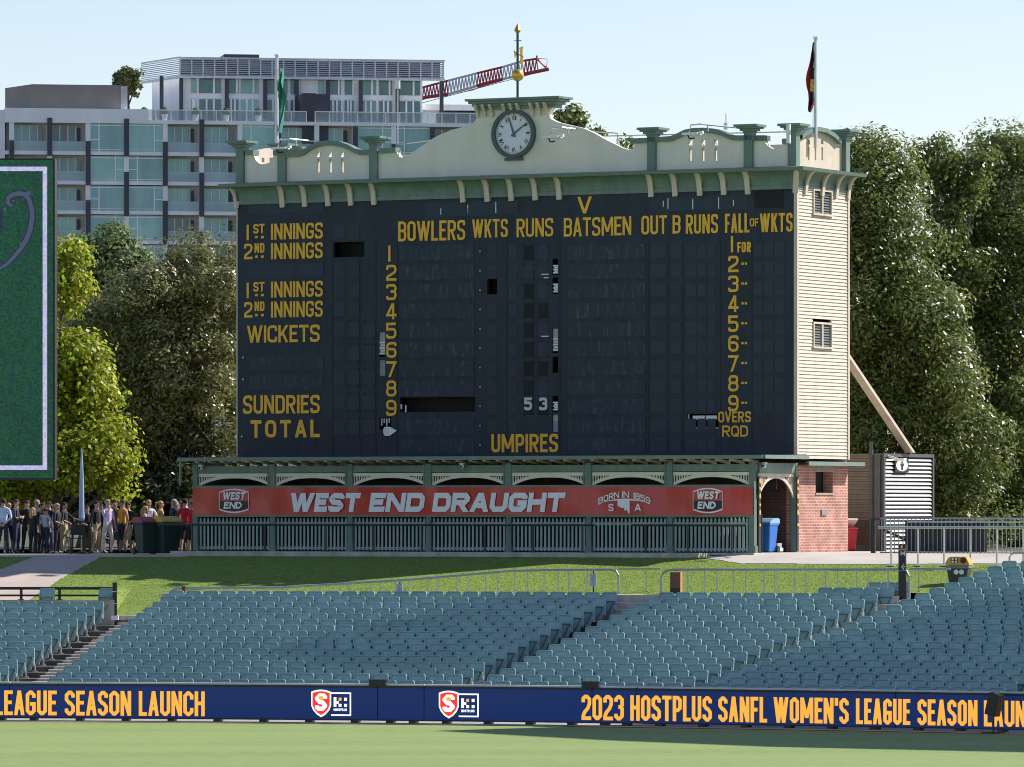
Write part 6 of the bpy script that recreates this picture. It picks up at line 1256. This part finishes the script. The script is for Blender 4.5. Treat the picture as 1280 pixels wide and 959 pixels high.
PEOPLE = [ # px, head top y, metres further back, facing, pose, hair, hair colour, top, long sleeves, legs, bare legs, shoes, label
 (4,621,0,3.0,'behind','short',DRK,BLUE,1,NAVY,0,shoeB,'man in a light blue shirt seen from behind, hands clasped behind him'),
 (11,627,.9,.4,'stand','tail',BLD,BLK,0,BLK,1,shoeW,'bare-legged blonde person half hidden behind the light blue shirt'),
 (20.5,622.5,.3,1.2,'cross','short',BRN,NAVY,0,NAVY,0,shoeB,'man in a navy polo with folded arms near the light blue shirt'),
 (34,624,.5,.3,'stand','short',BRN,BLK,1,BLK,0,shoeB,'man in a black suit with a pale collar facing forward'),
 (41.5,633,0,2.5,'stand','long',BLD,BLK,0,BLK,0,shoeB,'woman with long blonde hair in black seen from behind'),
 (46.5,623,1.1,2.2,'stand','short',GRY,GREY,1,JEAN,0,shoeB,'balding man in a grey shirt behind the long blonde hair'),
 (53.5,627,1.0,.8,'stand','tail',BRN,BLK,0,BLK,0,shoeB,'brown haired woman behind the grey sweater'),
 (61,625,1.4,-.5,'stand','cap',DRK,NAVY,0,JEAN,0,shoeB,'person in a dark cap at the back of the group'),
 (56.5,632.5,0,2.6,'hip','tail',BRN,GREY,1,NAVY,0,shoeW,'shorter person in a grey sweater, dark trousers and white shoes'),
 (71.5,627.5,0,1.1,'front','tail',BLD,BLK,0,BLK,0,shoeW,'blonde woman in black clothes with white shoes holding her hands in front'),
 (80.5,626,.5,1.3,'reach','short',DRK,BLK,0,KHA,0,shoeB,'man in a black shirt and khaki trousers reaching out an arm'),
 (109,631,1.0,.5,'front','short',BRN,BLK,0,BLK,0,shoeB,'person in black behind the high table'),
 (121,624.5,.3,.9,'stand','short',DRK,BLK,1,KHA,0,shoeW,'woman in a black top and loose khaki trousers'),
 (126,628,.8,.6,'stand','tail',BRN,BLK,0,BLK,1,shoeW,'bare-legged woman in black behind the lavender shirt'),
 (134.5,622.5,-.2,.7,'face','short',GRY,LAV,0,CREAM,0,shoeB,'man in a lavender shirt and cream trousers with a hand at his face'),
 (143.5,623,.7,.2,'stand','short',DRK,(.10,.07,.08),0,JEAN,0,shoeB,'man in a dark striped shirt and jeans'),
 (153,623,.1,-.9,'hip','tail',BRN,GOLD,0,BLK,1,shoeB,'woman in a gold sleeveless football top and black shorts'),
 (160,626,.8,-.4,'walk','cap',DRK,BLK,0,KHA,0,shoeB,'person in black with tan trousers striding beside the gold top'),
 (186,623,.9,.3,'cross','short',BLD,WHT,1,JEAN,0,shoeB,'man in a white shirt behind the maroon-lidded bin'),
 (182,631,.5,1.6,'front','long',BLD,GREY,0,JEAN,0,shoeB,'blonde child behind the maroon-lidded bin'),
 (201,624.5,.7,1.9,'front','tail',BLD,GOLD,0,BLK,1,shoeB,'blonde woman in a gold and black top behind the yellow-lidded bin'),
 (217,622,.5,-1.0,'stand','long',GRY,NAVY,0,NAVY,0,shoeB,'woman with long grey hair in a navy shirt'),
 (225,624.5,1.2,-.3,'stand','short',BRN,WHT,0,JEAN,0,shoeB,'person half hidden between navy and red shirts'),
 (231.5,621.5,.2,2.7,'stand','short',DRK,RED,0,BLK,1,shoeW,'man in a red shirt and black shorts seen from behind'),
 (240,625,0,-.6,'hip','tail',BRN,RED,0,BLK,1,shoeW,'woman in a red sleeveless top and black shorts at the verandah'),
 (239,617,1.3,1.0,'stand','short',DRK,BLK,0,BLK,0,shoeB,'tall dark haired person behind the red tops')]
for i, (px, yt, back, rz, pose, hk, hc_, top, lng, leg, bare, shoe, lab) in enumerate(PEOPLE):
    Y = 181.6+back; h = (HZ+FPX*(CZ-4.02)/Y-yt)/FPX*Y; me, dz = BODY[pose]; sk = SK[i % 3]; o = bpy.data.objects.new('person', me.copy()); COL.objects.link(o); P = at(px, HZ, Y)
    if 'child' in lab or 'shorter' in lab: pass
    o.location = (P.x, Y, 4.034); o.rotation_euler = (0,0,rz); s = h/1.79; o.scale = (s*1.03, s*1.03, s); tag(o, lab, 'person', 'people in the crowd')
    tm, lm = cm(top), cm(leg); slv = top in (RED, GOLD) and hk == 'tail'
    for q, m_ in enumerate([sk, tm, sk if slv else tm, tm if lng else sk, lm, sk if bare else lm, shoe, M_eye, M_lip]): o.data.materials[q] = m_
    hm = HAIR[hk].copy(); hm.materials[0] = cm(hc_); ho = bpy.data.objects.new('hair', hm); COL.objects.link(ho); ho.parent = o; ho.location = (0,0,dz)
